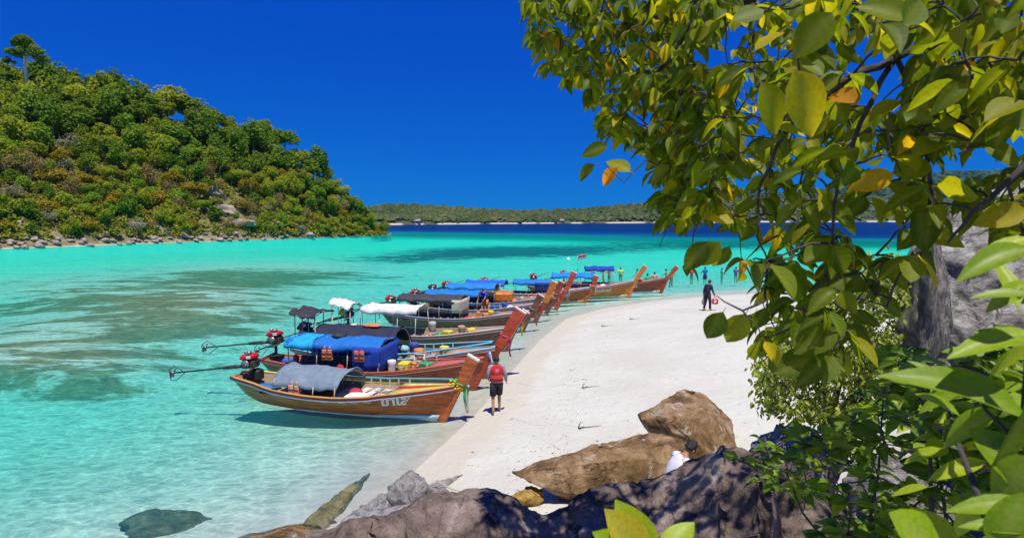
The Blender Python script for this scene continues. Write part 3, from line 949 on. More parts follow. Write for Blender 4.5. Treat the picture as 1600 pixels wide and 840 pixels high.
# ---------------- the overhanging tree
def overhanging_tree():
    r_ = random.Random(5)
    base = Vector((4.2, 0.6, gh(4.2, .6) - .1))
    root = empty("leafy_tree", base)
    tag(root, "leafy tree overhanging the view from the right with big oval leaves", "tree")
    B = lambda pts: [Vector(p) - base for p in pts]
    top = Vector((3.6, 1.6, 8.2))
    MB().tube(B([base, (4.25, .75, 5.6), (4.0, 1.1, 7.0), top]), [.2, .17, .14, .11], 10).build("trunk", BARK, root)
    P = lambda u, v, Y: V(pt(u, v, Y))
    limbs = [
        ([top, (2.9, 2.0, 8.0), (1.9, 2.4, 7.35), P(1170, 0, 2.8), P(1100, 18, 2.8), P(1066, 50, 2.85), P(1054, 88, 2.9)], [.10, .07, .05, .030, .027, .022, .018]),
        ([P(1100, 18, 2.8), P(1040, 20, 3.2), P(960, 60, 3.5), P(900, 40, 3.7)], [.02, .016, .010, .006]),
        ([P(1054, 88, 2.9), P(1010, 130, 3.2), P(965, 190, 3.4)], [.018, .010, .005]),
        ([P(1054, 88, 2.9), P(1065, 180, 2.9), P(1075, 270, 2.8)], [.016, .010, .005]),
        ([top, (3.0, 1.9, 7.4), P(1500, 30, 2.1), P(1400, 90, 1.9), P(1330, 120, 1.8), P(1270, 150, 1.8)], [.10, .06, .03, .018, .014, .008]),
        ([P(1400, 90, 1.9), P(1345, 190, 1.8), P(1310, 290, 1.7), P(1300, 380, 1.7)], [.013, .010, .007, .004]),
        ([P(1400, 90, 1.9), P(1440, 200, 1.8), P(1455, 300, 1.7), P(1440, 380, 1.65), P(1436, 500, 1.6)], [.012, .009, .007, .005, .003]),
        ([P(1330, 120, 1.8), P(1230, 200, 2.0), P(1187, 290, 2.0), P(1183, 370, 2.0), P(1200, 410, 2.0)], [.012, .009, .007, .005, .004]),
        ([(3.0, 1.9, 7.4), P(1640, 80, 1.7), P(1580, 190, 1.6), P(1500, 240, 1.55)], [.05, .03, .014, .006]),
        ([P(1640, 80, 1.7), P(1600, 260, 1.5), P(1520, 330, 1.5), P(1480, 380, 1.5)], [.02, .012, .007, .004]),
        ([P(1200, 410, 2.0), P(1195, 470, 1.9), P(1160, 485, 1.9), P(1120, 462, 1.9)], [.006, .006, .005, .002]),
        ([P(1300, 380, 1.7), P(1290, 430, 1.75), P(1250, 470, 1.8)], [.005, .004, .002]),
        ([P(1075, 270, 2.8), P(1010, 250, 2.9), P(975, 285, 2.9), P(945, 255, 2.9)], [.006, .005, .004, .002]),
        ([P(1075, 270, 2.8), P(1060, 320, 2.7), P(1030, 385, 2.7)], [.005, .004, .002]),
        ([P(1440, 380, 1.65), P(1400, 440, 1.65), P(1385, 480, 1.65), P(1345, 465, 1.65)], [.005, .005, .004, .002]),
        ([(1.9, 2.4, 7.35), (1.5, 3.4, 8.0), (1.0, 4.4, 8.1), (.4, 5.2, 8.0)], [.05, .035, .02, .008]),
        ([(2.9, 2.0, 8.0), (2.5, 3.2, 8.3), (2.2, 4.5, 8.3)], [.05, .03, .01]),
        ([top, (3.7, 2.4, 9.2), (3.2, 3.2, 9.6)], [.08, .05, .02]),
    ]
    nodes = []
    for pts, rad in limbs:
        pts = [Vector(p) for p in pts]
        # subdivide a little so that limbs bend
        Q, rr = [], []
        for i in range(len(pts) - 1):
            for k in range(3):
                q = pts[i].lerp(pts[i + 1], k / 3)
                if k: q += Vector((r_.uniform(-1, 1), r_.uniform(-1, 1), r_.uniform(-1, 1))) * (pts[i + 1] - pts[i]).length * .035
                Q.append(q); rr.append(rad[i] + (rad[i + 1] - rad[i]) * k / 3)
        Q.append(pts[-1]); rr.append(rad[-1])
        nodes += Q
        MB().tube([q - base for q in Q], [q * .75 for q in rr], 7).build("branch", BARK, root)
    # leaf clusters
    main = [(812, -20), (832, 30), (836, 75), (866, 108), (905, 128), (930, 160), (940, 195), (912, 228), (900, 275), (945, 292), (985, 262), (1025, 255), (1045, 345), (1062, 356), (1095, 318), (1145, 335),
            (1100, 372), (1072, 400), (1075, 425), (1150, 400), (1190, 420), (1190, 530), (1260, 545), (1285, 555), (1300, 500), (1372, 470), (1375, 410), (1440, 395), (1470, 350), (1530, 320), (1580, 370), (1640, 380), (1640, -40)]
    holes = [[(1325, 60), (1440, 50), (1450, 95), (1400, 160), (1340, 165), (1325, 120)], [(1445, 235), (1590, 215), (1590, 262), (1500, 300), (1445, 275)], [(1296, 250), (1325, 235), (1330, 300), (1300, 310)],
             [(1320, 345), (1350, 310), (1412, 330), (1408, 380), (1330, 395)], [(1085, 60), (1150, 40), (1150, 90), (1100, 110)], [(1010, 160), (1040, 155), (1035, 185), (1012, 190)], [(1070, 205), (1120, 190), (1110, 230)],
             [(1160, 270), (1185, 262), (1182, 300), (1160, 310)], [(1108, 370), (1190, 350), (1185, 395), (1130, 400)], [(1230, 405), (1290, 380), (1300, 425), (1250, 440)], [(1210, 330), (1240, 320), (1240, 350), (1212, 356)]]
    L, twigs = [], MB()
    def cluster(c, s, k, droop=-0.55):
        nd = min(nodes, key=lambda q: (q - c).length)
        if (nd - c).length < 1.6:
            twigs.tube([q - base for q in twig_path(nd, c, r_)], [.0045, .004, .0035, .003, .002], 4)
            nodes.append(c)
        for i in range(k):
            d = rdir(r_, droop, .9)
            n = Vector((r_.uniform(-.6, .6), r_.uniform(-.9, .3), r_.uniform(.2, 1)))
            L.append((c + d * s * .15, d, n, s * r_.uniform(.75, 1.15), r_.randrange(4)))
    def depth(u):
        return float(np.interp(u, [800, 950, 1060, 1180, 1300, 1450, 1640], [4.0, 3.6, 3.0, 2.2, 1.85, 1.65, 1.5]))
    for u, v in sample_poly([(812, -20), (832, 30), (836, 75), (866, 108), (905, 128), (930, 160), (960, 215), (1020, 240), (1045, 345), (1062, 356), (1110, 318), (1140, 240), (1140, -20)], 460, r_, holes):
        cluster(V(pt(u, v, depth(u) * r_.uniform(.88, 1.3))), r_.uniform(.085, .125), 4)
    for u, v in sample_poly([q for q in main if q[0] >= 1045] + [(1045, -30)], 430, r_, holes):
        cluster(V(pt(u, v, depth(u) * r_.uniform(.92, 1.35))), r_.uniform(.085, .12), 2)
    for u, v in sample_poly([(1000, -20), (1000, 200), (1120, 250), (1250, 260), (1600, 210), (1640, -20)], 260, r_, holes):
        cluster(V(pt(u, v, depth(u) * r_.uniform(1.35, 2.1))), r_.uniform(.08, .11), 4)
    for u, v in sample_poly([(1185, 400), (1300, 340), (1410, 370), (1385, 465), (1310, 540), (1280, 575), (1190, 535)], 24, r_, [[(1330, 400), (1400, 380), (1380, 460), (1330, 450)]]):
        cluster(V(pt(u, v, r_.uniform(1.6, 2.0))), r_.uniform(.10, .135), 2, -.8)
    # the crown goes on above the view and shades the rock below
    for _ in range(210):
        y = r_.uniform(2.6, 5.6); x = r_.uniform(-.1 + .1 * y, 3.4)
        if y > 5.0 and x > 2.4: continue
        z = 5.8 + (343 + 60) * y / 900 + r_.uniform(.15, 1.3)
        cluster(Vector((x, y, z)), r_.uniform(.09, .13), 5, -.2)
    for _ in range(150):
        y = r_.uniform(3.3, 5.3); x = r_.uniform(.15, 1.9)
        cluster(Vector((x, y, 5.8 + 403 * y / 900 + r_.uniform(.15, 1.0))), r_.uniform(.09, .13), 5, -.2)
    # single hanging leaves seen clear of the crown
    for bu, bv, tu, tv, Y in [(1106, 377, 1068, 424, 2.0), (1125, 378, 1094, 415, 2.0), (1140, 385, 1115, 420, 2.05), (1130, 487, 1104, 530, 1.9), (1165, 490, 1135, 536, 1.9), (1180, 488, 1160, 520, 1.9), (1195, 480, 1178, 520, 1.95),
                              (1160, 425, 1158, 447, 1.95), (985, 268, 948, 246, 2.9), (965, 262, 936, 290, 2.9), (930, 258, 898, 280, 2.9), (950, 228, 905, 240, 2.9), (1275, 505, 1280, 565, 1.75), (1240, 110, 1282, 215, 1.35), (1420, 30, 1340, 5, 1.3), (1300, 385, 1330, 430, 1.6), (1345, 405, 1372, 420, 1.62),
                              (1215, 420, 1265, 470, 1.8), (1430, 320, 1455, 395, 1.6), (1500, 330, 1545, 270, 1.6), (1412, 40, 1442, -5, 1.25), (1300, 20, 1240, 90, 1.5), (1190, 130, 1225, 210, 1.7), (1075, 40, 1040, 70, 2.7)]:
        a, b = V(pt(bu, bv, Y)), V(pt(tu, tv, Y * 1.02))
        L.append((a, (b - a).normalized(), Vector((r_.uniform(-.3, .3), -1, r_.uniform(.2, .7))), (b - a).length, r_.randrange(2)))
    place_leaves(root, L, LEAF_CANOPY, 298)
    tw = twigs.build("twig", BARK, root); tw["kind"] = "stuff"
overhanging_tree()

# ---------------- small leaved bush in the middle right
def small_bush():
    r_ = random.Random(9)
    base = V(pt(1315, 690, 6.4)); base.z -= .2
    root = empty("bush", base)
    tag(root, "airy bush with small olive leaves standing over the bluish boulder", "bush")
    poly = [(1178, 575), (1190, 545), (1215, 525), (1240, 505), (1290, 470), (1340, 430), (1385, 395), (1412, 410), (1410, 520), (1420, 640), (1390, 650), (1330, 668), (1290, 660), (1240, 650), (1215, 655), (1195, 640), (1190, 610)]
    stems = []
    for u, v, Y in ((1250, 560, 6.1), (1300, 520, 6.6), (1350, 470, 7.0), (1390, 430, 7.2), (1220, 600, 6.0), (1340, 600, 6.0), (1390, 560, 6.8)):
        tip = V(pt(u, v, Y))
        path = twig_path(base, tip, r_, .10, 7)
        MB().tube([p - base for p in path], [.035, .03, .025, .02, .014, .009, .005], 6).build("branch", BARK, root)
        stems += path[2:]
    L, tw = [], MB()
    for u, v in sample_poly(poly, 850, r_):
        c = V(pt(u, v, r_.uniform(5.7, 7.3)))
        if r_.random() < .25 and mnoise.noise(c * 1.6) < 0: continue
        nd = min(stems, key=lambda q: (q - c).length)
        tw.tube([p - base for p in twig_path(nd, c, r_, .02, 4)], [.006, .005, .004, .002], 3); stems.append(c)
        for i in range(7):
            d = rdir(r_, -.6, .8)
            o = Vector((r_.gauss(0, .07), r_.gauss(0, .07), r_.gauss(0, .05)))
            L.append((c + o, d, Vector((r_.uniform(-1, 1), r_.uniform(-1, .2), r_.uniform(.1, 1))), r_.uniform(.055, .09), r_.choice((0, 2))))
    place_leaves(root, L, LEAF_OLIVE, 260)
    t_ = tw.build("twig", BARK, root); t_["kind"] = "stuff"
small_bush()

# ---------------- dark shrub lower right and the bright near sprigs
def dark_shrub():
    r_ = random.Random(14)
    base = Vector((2.1, 2.6, gh(2.1, 2.6)))
    root = empty("shrub", base)
    tag(root, "dense dark green shrub filling the lower right corner", "shrub")
    poly = [(1150, 715), (1180, 690), (1260, 690), (1300, 640), (1360, 600), (1400, 545), (1460, 570), (1540, 560), (1640, 520), (1640, 880), (1240, 880), (1290, 800), (1260, 770), (1190, 760)]
    stems = []
    for u, v, Y in ((1230, 740, 3.0), (1300, 700, 3.0), (1380, 620, 2.6), (1450, 640, 2.2), (1540, 620, 1.9), (1330, 800, 2.4), (1460, 780, 1.9)):
        path = twig_path(base, V(pt(u, v, Y)), r_, .08, 7)
        MB().tube([p - base for p in path], [.02, .018, .015, .012, .009, .006, .003], 6).build("stem", BARK, root)
        stems += path[2:]
    L, tw = [], MB()
    for u, v in sample_poly(poly, 330, r_):
        Y = float(np.interp(u, [1150, 1300, 1450, 1640], [3.2, 2.7, 2.2, 1.7])) * r_.uniform(.85, 1.45)
        c = V(pt(u, v, Y))
        nd = min(stems, key=lambda q: (q - c).length)
        tw.tube([p - base for p in twig_path(nd, c, r_, .02, 4)], [.005, .004, .003, .002], 4); stems.append(c)
        for i in range(4):
            d = rdir(r_, .1, .9)
            L.append((c + d * .02, d, Vector((r_.uniform(-.7, .7), r_.uniform(-.9, .3), r_.uniform(.3, 1))), r_.uniform(.07, .115), r_.randrange(4)))
    place_leaves(root, L, LEAF_DARK, 290)
    t_ = tw.build("twig", BARK, root); t_["kind"] = "stuff"
dark_shrub()

def sprig(label, base, specs, stems, mat):
    root = empty("shrub", base)
    tag(root, label, "shrub")
    b = Vector(base)
    for pts, r0 in stems:
        MB().tube([Vector(p) - b for p in pts], [r0 * (1 - .7 * i / (len(pts) - 1)) for i in range(len(pts))], 6).build("stem", BARK, root)
    r_ = random.Random(3)
    L = []
    for bu, bv, tu, tv, Y, k, nz in specs:
        a, c = V(pt(bu, bv, Y)), V(pt(tu, tv, Y * r_.uniform(.97, 1.06)))
        L.append((a, (c - a).normalized(), Vector((r_.uniform(-.3, .3), -.5 + nz, 1 - nz)), (c - a).length, k))
    place_leaves(root, L, mat, 300)

P = lambda u, v, Y: V(pt(u, v, Y))
b0 = Vector((1.25, .75, gh(1.25, .75)))
specs = [(1612, 388, 1500, 420, .85, 5, 0), (1612, 372, 1520, 402, .9, 4, 0), (1615, 462, 1518, 458, .8, 4, .2), (1610, 440, 1545, 480, .88, 4, 0), (1615, 520, 1484, 548, .82, 4, 0), (1606, 655, 1398, 560, .80, 5, 0), (1612, 540, 1540, 585, .78, 4, -.3),
         (1602, 600, 1520, 622, .84, 4, -.2), (1560, 640, 1470, 690, .86, 5, 0), (1600, 700, 1505, 690, .8, 4, -.2), (1618, 760, 1520, 668, .78, 3, -.4), (1600, 640, 1560, 740, .75, 4, -.3), (1480, 880, 1395, 800, .8, 3, -.5), (1500, 870, 1425, 790, .84, 3, -.4),
         (1618, 790, 1480, 790, .74, 4, 0), (1612, 830, 1500, 815, .72, 4, 0), (1560, 860, 1600, 770, .72, 3, -.3), (1540, 720, 1450, 745, .95, 4, 0), (1520, 600, 1430, 640, 1.0, 4, 0), (1500, 650, 1440, 610, 1.0, 4, -.2), (1590, 480, 1560, 400, .95, 4, -.2), (1545, 770, 1485, 840, .9, 4, 0), (1630, 560, 1560, 520, .9, 3, 0), (1640, 690, 1580, 610, .85, 3, -.3), (1470, 700, 1410, 720, 1.1, 4, 0), (1450, 760, 1390, 770, 1.15, 4, 0), (1630, 720, 1550, 780, .74, 3, -.4), (1470, 590, 1420, 560, 1.2, 4, 0)]
sprig("sunlit shrub with broad yellow green leaves close on the right edge", b0, specs,
      [([b0, (1.1, .8, 4.6), P(1640, 900, .8), P(1600, 700, .8), P(1610, 520, .82), P(1620, 380, .85)], .012),
       ([(1.1, .8, 4.6), P(1560, 860, .8), P(1500, 700, .95), P(1470, 600, 1.1)], .008), ([P(1600, 700, .8), P(1540, 640, .84), P(1520, 600, .9)], .004), ([P(1560, 860, .8), P(1490, 880, .8)], .004)], LEAF_BRIGHT)
b1 = Vector((.25, 1.1, gh(.25, 1.1)))
sprig("bright green sprout with upright leaves in front of the dark boulder", b1,
      [(1000, 880, 952, 796, .95, 1, -.6), (1005, 885, 968, 783, .97, 1, -.75), (1035, 870, 1082, 810, .95, 0, -.3), (990, 900, 935, 830, 1.0, 1, -.4)],
      [([b1, (.24, 1.05, 4.4), P(1010, 930, .97), P(1003, 880, .96)], .007), ([P(1010, 930, .97), P(1035, 870, .95)], .004)], LEAF_BRIGHT)

# ================================================================== the wooded island on the left
ISL = [(-420, 424, 60), (-260, 410, 70), (-120, 397, 78), (0, 389, 100), (60, 387, 118), (130, 384.5, 116), (200, 381.5, 134), (260, 379.5, 152), (320, 377.5, 168), (370, 376, 182), (410, 374.5, 192), (450, 373, 214), (490, 371.5, 256), (530, 370, 297), (560, 369, 333), (585, 368, 356), (612, 366.5, 362), (640, 365, 366)]
ISLA = np.array(ISL, float)
def island_point(u, b):
    """u photo column, b 0 at the waterline .. 1 on the ridge .. 1.7 behind"""
    vs = np.interp(u, ISLA[:, 0], ISLA[:, 1]); vt = np.interp(u, ISLA[:, 0], ISLA[:, 2])
    s = gp(u, vs)
    Ys = s[1]
    Wd = 10 + 0.20 * (343 - vt if vt < 343 else 0) * 1.0
    Wd = max(6.0, Wd)
    Yr = Ys + Wd
    th = min(7.5, 0.28 * max(0, 343 - vt) * Yr / 900 + .3)
    zr = max(0.6, HC + (343 - vt) * Yr / 900 - th)
    if b <= 1:
        z = zr * (0.9 * b + 0.1 * b * b) if b > .06 else zr * .9 * b * .6
        z = zr * b ** 0.92
        if b < .1: z *= .35 + 6.5 * b
    else:
        z = zr * (1 - ((b - 1) / .9) ** 2) - 1.0 * (b - 1)
    Y = Ys + Wd * b
    a = (u - 800) / FPX
    return np.array((a * Y / (CP + SP * .06), Y, z - .25 + .0)), zr

M_ISL, t_, p_, o_ = nt("island_soil")
_n = noise_n(t_, .25, (1, 1, 1), 7, .7)
_r = ramp(t_, [(.3, (.06, .07, .02)), (.5, (.17, .14, .06)), (.7, (.32, .26, .16))], _n.outputs["Fac"])
_c = mixc(t_, attr_n(t_, "strand"), _r.outputs[0], (.78, .74, .68))
t_.links.new(_c, p_.inputs["Base Color"]); p_.inputs["Roughness"].default_value = .9

def island():
    us = np.linspace(-420, 611, 165); bs = np.concatenate([[-.5, -.2], np.linspace(0, .12, 7), np.linspace(.15, 1, 22), np.linspace(1.1, 1.9, 8)])
    X = np.zeros((len(bs), len(us))); Y = X.copy(); Z = X.copy(); S = X.copy()
    for j, u in enumerate(us):
        for i, b in enumerate(bs):
            q, zr = island_point(u, max(b, 0))
            if b < 0: q[1] += b * 24; q[0] = q[0] * q[1] / (q[1] - b * 24); q[2] = -.9 + b * 9
            q[2] -= 3.5 * float(sstep(np.array(u), 570., 605.)) * (b <= 0)
            k = (fbm(np.array([u * .06]), np.array([b * 7.]), 4)[0] - .45)
            X[i, j], Y[i, j], Z[i, j] = q[0], q[1], q[2] + (k * min(zr * .22, 5) if .05 < b else 0) - (.1 if b == 0 else 0)
            S[i, j] = 1.0 if (b < .018) else 0.0
    o = mobj("hill", sheet_mesh("hill", X, Y, Z, M_ISL, {"strand": S}, wrap=False))
    o.data.flip_normals()
    tag(o, "steep wooded hill of the island on the left", kind='structure')
island()

# --- crowns: lobed volumes of small leaf faces, shared between trees
def crown_mesh(name, seed, mat, lobes=11, leaves=800, size=.085, flat=.75, spread=.72, bare=0.0):
    r_ = np.random.RandomState(seed)
    C = r_.normal(0, 1, (lobes, 3)); C /= np.linalg.norm(C, axis=1, keepdims=True)
    C *= (r_.rand(lobes, 1) ** .5) * spread * np.array([[r_.uniform(.8, 1.25), r_.uniform(.8, 1.25), 1.15]]); C[:, 2] = np.abs(C[:, 2]) * flat * 1.1 - .1
    Rl = r_.uniform(.17, .46, lobes)
    k = r_.randint(0, lobes, leaves)
    D = r_.normal(0, 1, (leaves, 3)); D[:, 2] = D[:, 2] * .9 + .25; D /= np.linalg.norm(D, axis=1, keepdims=True)
    rad = Rl[k] * r_.uniform(.72, 1.06, leaves)
    T = C[k] + D * rad[:, None]
    Nn = D + r_.normal(0, .5, (leaves, 3)) + np.array([0, 0, .35])
    Dx = np.cross(Nn, r_.normal(0, 1, (leaves, 3)))
    M = frames(Dx, Nn) * (size * r_.uniform(.7, 1.4, leaves))[:, None, None]
    bv = [(-1, 0, -.15), (-.3, -.62, .05), (.45, -.5, .0), (1, 0, -.2), (.4, .55, .05), (-.35, .6, 0)]
    bf = [(0, 1, 2, 3), (0, 3, 4, 5)]
    return bulk_mesh(name, bv, bf, M, T, mat, {"tint": r_.rand(leaves)}, False)

def crown_mat(name, a, b, c, tr=.42):
    m, t, p, out = nt(name)
    oi = N(t, "ShaderNodeObjectInfo")
    s = math_n(t, 'ADD', math_n(t, 'MULTIPLY', attr_n(t, "tint"), .55), math_n(t, 'MULTIPLY', oi.outputs["Random"], .45))
    r = ramp(t, [(0.1, a), (.5, b), (.9, c)], s)
    t.links.new(r.outputs[0], p.inputs["Base Color"]); p.inputs["Roughness"].default_value = .7
    p.inputs["Specular IOR Level"].default_value = .2
    tb = N(t, "ShaderNodeBsdfTranslucent"); t.links.new(r.outputs[0], tb.inputs[0])
    mx = N(t, "ShaderNodeMixShader"); mx.inputs[0].default_value = tr
    t.links.new(p.outputs[0], mx.inputs[1]); t.links.new(tb.outputs[0], mx.inputs[2]); t.links.new(mx.outputs[0], out.inputs[0])
    return m

KINDS = {
    "dark": (crown_mat("dark_crown", (.08, .15, .012), (.16, .26, .016), (.26, .36, .025)), "dark green rounded tree on the slope of the left island", "dark green trees on the left island"),
    "olive": (crown_mat("olive_crown", (.18, .24, .014), (.31, .37, .02), (.44, .46, .035)), "olive green spreading tree on the slope of the left island", "olive trees on the left island"),
    "gold": (crown_mat("yellowing_crown", (.22, .17, .012), (.36, .28, .016), (.46, .34, .03)), "yellowing tree on the slope of the left island", "yellowing trees on the left island"),
    "lime": (crown_mat("lime_crown", (.11, .22, .010), (.20, .36, .014), (.30, .44, .03)), "lime green shrubby tree low on the left island", "lime green trees on the left island"),
    "grey": (crown_mat("grey_crown", (.24, .22, .12), (.36, .33, .20), (.46, .43, .30)), "grey half bare tree on the slope of the left island", "grey half bare trees on the left island"),
    "rust": (crown_mat("dry_crown", (.22, .15, .04), (.34, .24, .08), (.44, .34, .16)), "dry brownish tree on the slope of the left island", "dry brown trees on the left island"),
}
TRUNK = pm("pale_bark", [(.3, (.16, .13, .11)), (.7, (.42, .38, .35))], 3, (1, 1, 3), .85, .3)
CM = {}
for ki, (k, (mt, lb, gr)) in enumerate(KINDS.items()):
    if k in ("dark", "olive"): CM[k] = [crown_mesh("crown", 100 * ki + i, mt, 15 + i, 1600, .060, .95) for i in range(4)]
    elif k in ("grey", "rust"): CM[k] = [crown_mesh("crown", 100 * ki + i, mt, 11, 700, .045, .8, .7) for i in range(2)]
    else: CM[k] = [crown_mesh("crown", 100 * ki + i, mt, 9 + i, 1200, .062, .7, .6) for i in range(2)]
_tr = MB().tube([(0, 0, -.6), (.02, .03, .5), (-.02, 0, 1)], [.05, .035, .02], 6).tube([(.02, .03, .5), (.2, .1, .9)], [.02, .008], 5).tube([(0, .02, .6), (-.18, -.1, .95)], [.018, .007], 5).mesh("trunk", TRUNK)

def island_trees():
    r_ = random.Random(21)
    cand = []
    tries = 0
    while len(cand) < 285 and tries < 60000:
        tries += 1
        u = r_.uniform(-40, 604); b = r_.uniform(.055, 1.12)
        vt = np.interp(u, ISLA[:, 0], ISLA[:, 2])
        if 300 < u < 385 and .12 < b < .42 and r_.random() < .8: continue
        q, zr = island_point(u, b)
        sc = (2.7 + 2.7 * sstep(np.array(b), .15, .75)) * (.55 + .45 * min(1, zr / 22)) * r_.uniform(.75, 1.25)
        sc = float(sc)
        if zr < 3: sc *= .6
        if any((q[0] - c[0][0]) ** 2 + ((q[1] - c[0][1])) ** 2 + (q[2] - c[0][2]) ** 2 < (.44 * (sc + c[1])) ** 2 for c in cand): continue
        cand.append((q, sc, u, b))
    for q, sc, u, b in cand:
        k = r_.random()
        if b < .35: kind = "lime" if k < .16 else "gold" if k < .34 else "rust" if k < .46 else "grey" if k < .54 else "olive" if k < .88 else "dark"
        elif b < .7: kind = "dark" if k < .36 else "olive" if k < .72 else "gold" if k < .80 else "lime" if k < .90 else "grey" if k < .95 else "rust"
        else: kind = "dark" if k < .60 else "olive" if k < .93 else "grey" if k < .96 else "lime"
        root = empty("tree", q, r_.uniform(0, 6.28))
        zone = ("low on" if b < .28 else "midway up" if b < .52 else "high on" if b < .82 else "on the ridge of")
        part = ("at the photo's left edge" if u < 90 else "left of its middle" if u < 210 else "at its middle" if u < 330 else "right of its middle" if u < 450 else "toward its right tip")
        tag(root, KINDS[kind][1].split(" on the slope")[0].split(" low on")[0] + " " + zone + " the left island, " + part, "tree", KINDS[kind][2])
        hgt = sc * (.98 if b > .3 else .62)
        tk = mobj("trunk", _tr, None, root); tk.scale = (sc * 1.1, sc * 1.1, hgt * 1.1)
        cr = mobj("crown", r_.choice(CM[kind]), None, root); cr.location = (0, 0, hgt); s2 = r_.uniform(.85, 1.15)
        cr.scale = (sc * s2 * r_.uniform(.85, 1.25), sc * s2, sc * r_.uniform(.65, 1.3)); cr.rotation_euler = (r_.uniform(-.2, .2), r_.uniform(-.2, .2), r_.uniform(0, 6.28))
island_trees()

# undergrowth between the trees: one mass
def undergrowth():
    r_ = np.random.RandomState(3); T, S = [], []
    for _ in range(6500):
        u = r_.uniform(-60, 602); b = r_.uniform(.05, 1.05)
        if 300 < u < 385 and .1 < b < .4 and r_.rand() < .75: continue
        q, zr = island_point(u, b)
        s = r_.uniform(.6, 1.7) * (.5 + .5 * min(1, zr / 20))
        n = 26
        D = r_.normal(0, 1, (n, 3)); D /= np.linalg.norm(D, axis=1, keepdims=True); D[:, 2] = np.abs(D[:, 2])
        T.append(q[None] + D * s * r_.uniform(.6, 1, (n, 1))); S.append(np.full(n, .30 * (.6 + .5 * s)))
    T = np.concatenate(T); S = np.concatenate(S); n = len(T)
    Nn = r_.normal(0, .6, (n, 3)) + np.array([0, -.2, .8]); Dx = np.cross(Nn, r_.normal(0, 1, (n, 3)))
    M = frames(Dx, Nn) * S[:, None, None]
    bv = [(-1, 0, -.15), (-.3, -.62, .05), (.45, -.5, .0), (1, 0, -.2), (.4, .55, .05), (-.35, .6, 0)]
    mt = crown_mat("undergrowth_leaf", (.14, .19, .016), (.28, .32, .025), (.42, .36, .09))
    o = mobj("undergrowth", bulk_mesh("undergrowth", bv, [(0, 1, 2, 3), (0, 3, 4, 5)], M, T, mt, {"tint": r_.rand(n)}, False))
    tag(o, "scrub and undergrowth between the trees of the left island", kind='stuff')
undergrowth()

# the tall white-stemmed tree standing clear of the ridge
def tall_tree():
    q, _ = island_point(58, .80)
    base = Vector(q)
    Yt = q[1]
    ztop = HC + (343 - 64) * Yt / 900; x0 = q[0]
    root = empty("tree", base)
    tag(root, "tall tree with a white trunk standing above the left island's canopy", "tree")
    H_ = ztop - base.z
    wt_ = pm("white_bark", [(.3, (.42, .39, .36)), (.7, (.68, .65, .62))], 2, (1, 1, 3), .8, .2)
    f = H_ / 16
    MB().tube([(0, 0, -1), (.1, 0, H_ * .4), (.0, 0, H_ * .62), (.2, 0, H_ * .8)], [.42 * f, .34 * f, .28 * f, .14 * f], 8).build("trunk", wt_, root)
    for dx, dy, dz in ((-2.6, .3, .78), (2.6, -.3, .80), (-1.2, .5, .92), (1.6, .2, .93), (.2, -.5, .98)):
        MB().tube([(0, 0, H_ * .60), (dx * .4, dy * .5, H_ * (dz + .6) / 2 * .99), (dx, dy, H_ * dz)], [.16 * f, .11 * f, .04], 6).build("limb", wt_, root)
    mt = KINDS["dark"][0]
    for dx, dy, dz, s in ((-2.6, .3, .78, 2.2), (2.6, -.3, .78, 2.3), (-1.3, .5, .88, 2.3), (1.4, .2, .90, 2.3), (.1, -.5, .93, 2.0), (-3.4, 0, .68, 1.5), (3.6, .1, .70, 1.6), (.3, -.6, .78, 1.8)):
        c = mobj("crown", crown_mesh("crown", int(dx * 10 + 70), mt, 10, 700, .085, .6), None, root)
        c.location = (dx * f * .95, dy * f, H_ * dz); c.scale = (s * f, s * f, s * .9 * f)
tall_tree()

# rocks along the island's shore
def shore_rocks():
    r_ = random.Random(44)
    mes = [boulder_mesh("boulder", 60 + i, PALEROCK, 3, .2) for i in range(5)] + [boulder_mesh("boulder", 70 + i, ORANGEROCK, 3, .2) for i in range(2)]
    for i in range(120):
        u = r_.uniform(-20, 604)
        big = r_.random() < .12
        b = r_.uniform(.01, .07) if not big else r_.uniform(.04, .10)
        q, zr = island_point(u, b)
        s = (r_.uniform(.25, .75) if not big else r_.uniform(.8, 1.4)) * (.75 if u > 500 else 1)
        orange = (480 < u < 600 and r_.random() < .6)
        o = mobj("boulder", r_.choice(mes[5:]) if orange else r_.choice(mes[:5]))
        o.location = V((q[0], q[1] - .5, q[2] + s * .2)); o.scale = (s * r_.uniform(1, 1.9), s, s * r_.uniform(.5, .85)); o.rotation_euler = (r_.uniform(-.2, .2), r_.uniform(-.2, .2), r_.uniform(-.5, .5))
        if orange: tag(o, "orange brown boulder near the tip of the left island's shore", "rock", "orange boulders at the island's tip")
        else: tag(o, ("larger" if big else "small") + " pale boulder on the left island's shore, " + ("at the photo's left edge" if u < 90 else "left of its middle" if u < 210 else "at its middle" if u < 330 else "right of its middle" if u < 450 else "toward its right tip"), "rock", "pale boulders along the island's shore")
    for i, (u, b, sx, sz, lb) in enumerate([(350, .20, 4.2, 2.4, "broad bare rock outcrop among the trees low on the left island"), (335, .34, 2.6, 2.0, "pinkish rock outcrop higher up the left island's slope"), (375, .12, 4.5, 1.6, "pale ledge of rock just above the left island's strand"),
                                            (215, .09, 2.2, 1.0, "white topped boulder on the left part of the island's shore"), (420, .12, 3.6, 1.2, "low whitish rock shelf near the middle of the island's shore"), (550, .3, 2.6, 1.0, "orange and pale rock shelf at the tip of the left island")]):
        q, zr = island_point(u, b)
        boulder((q[0], q[1], q[2] + .3), (sx, 1.8, sz), 80 + i, PALEROCK if i != 5 else ORANGEROCK, lb, rz=.1 * i)
shore_rocks()

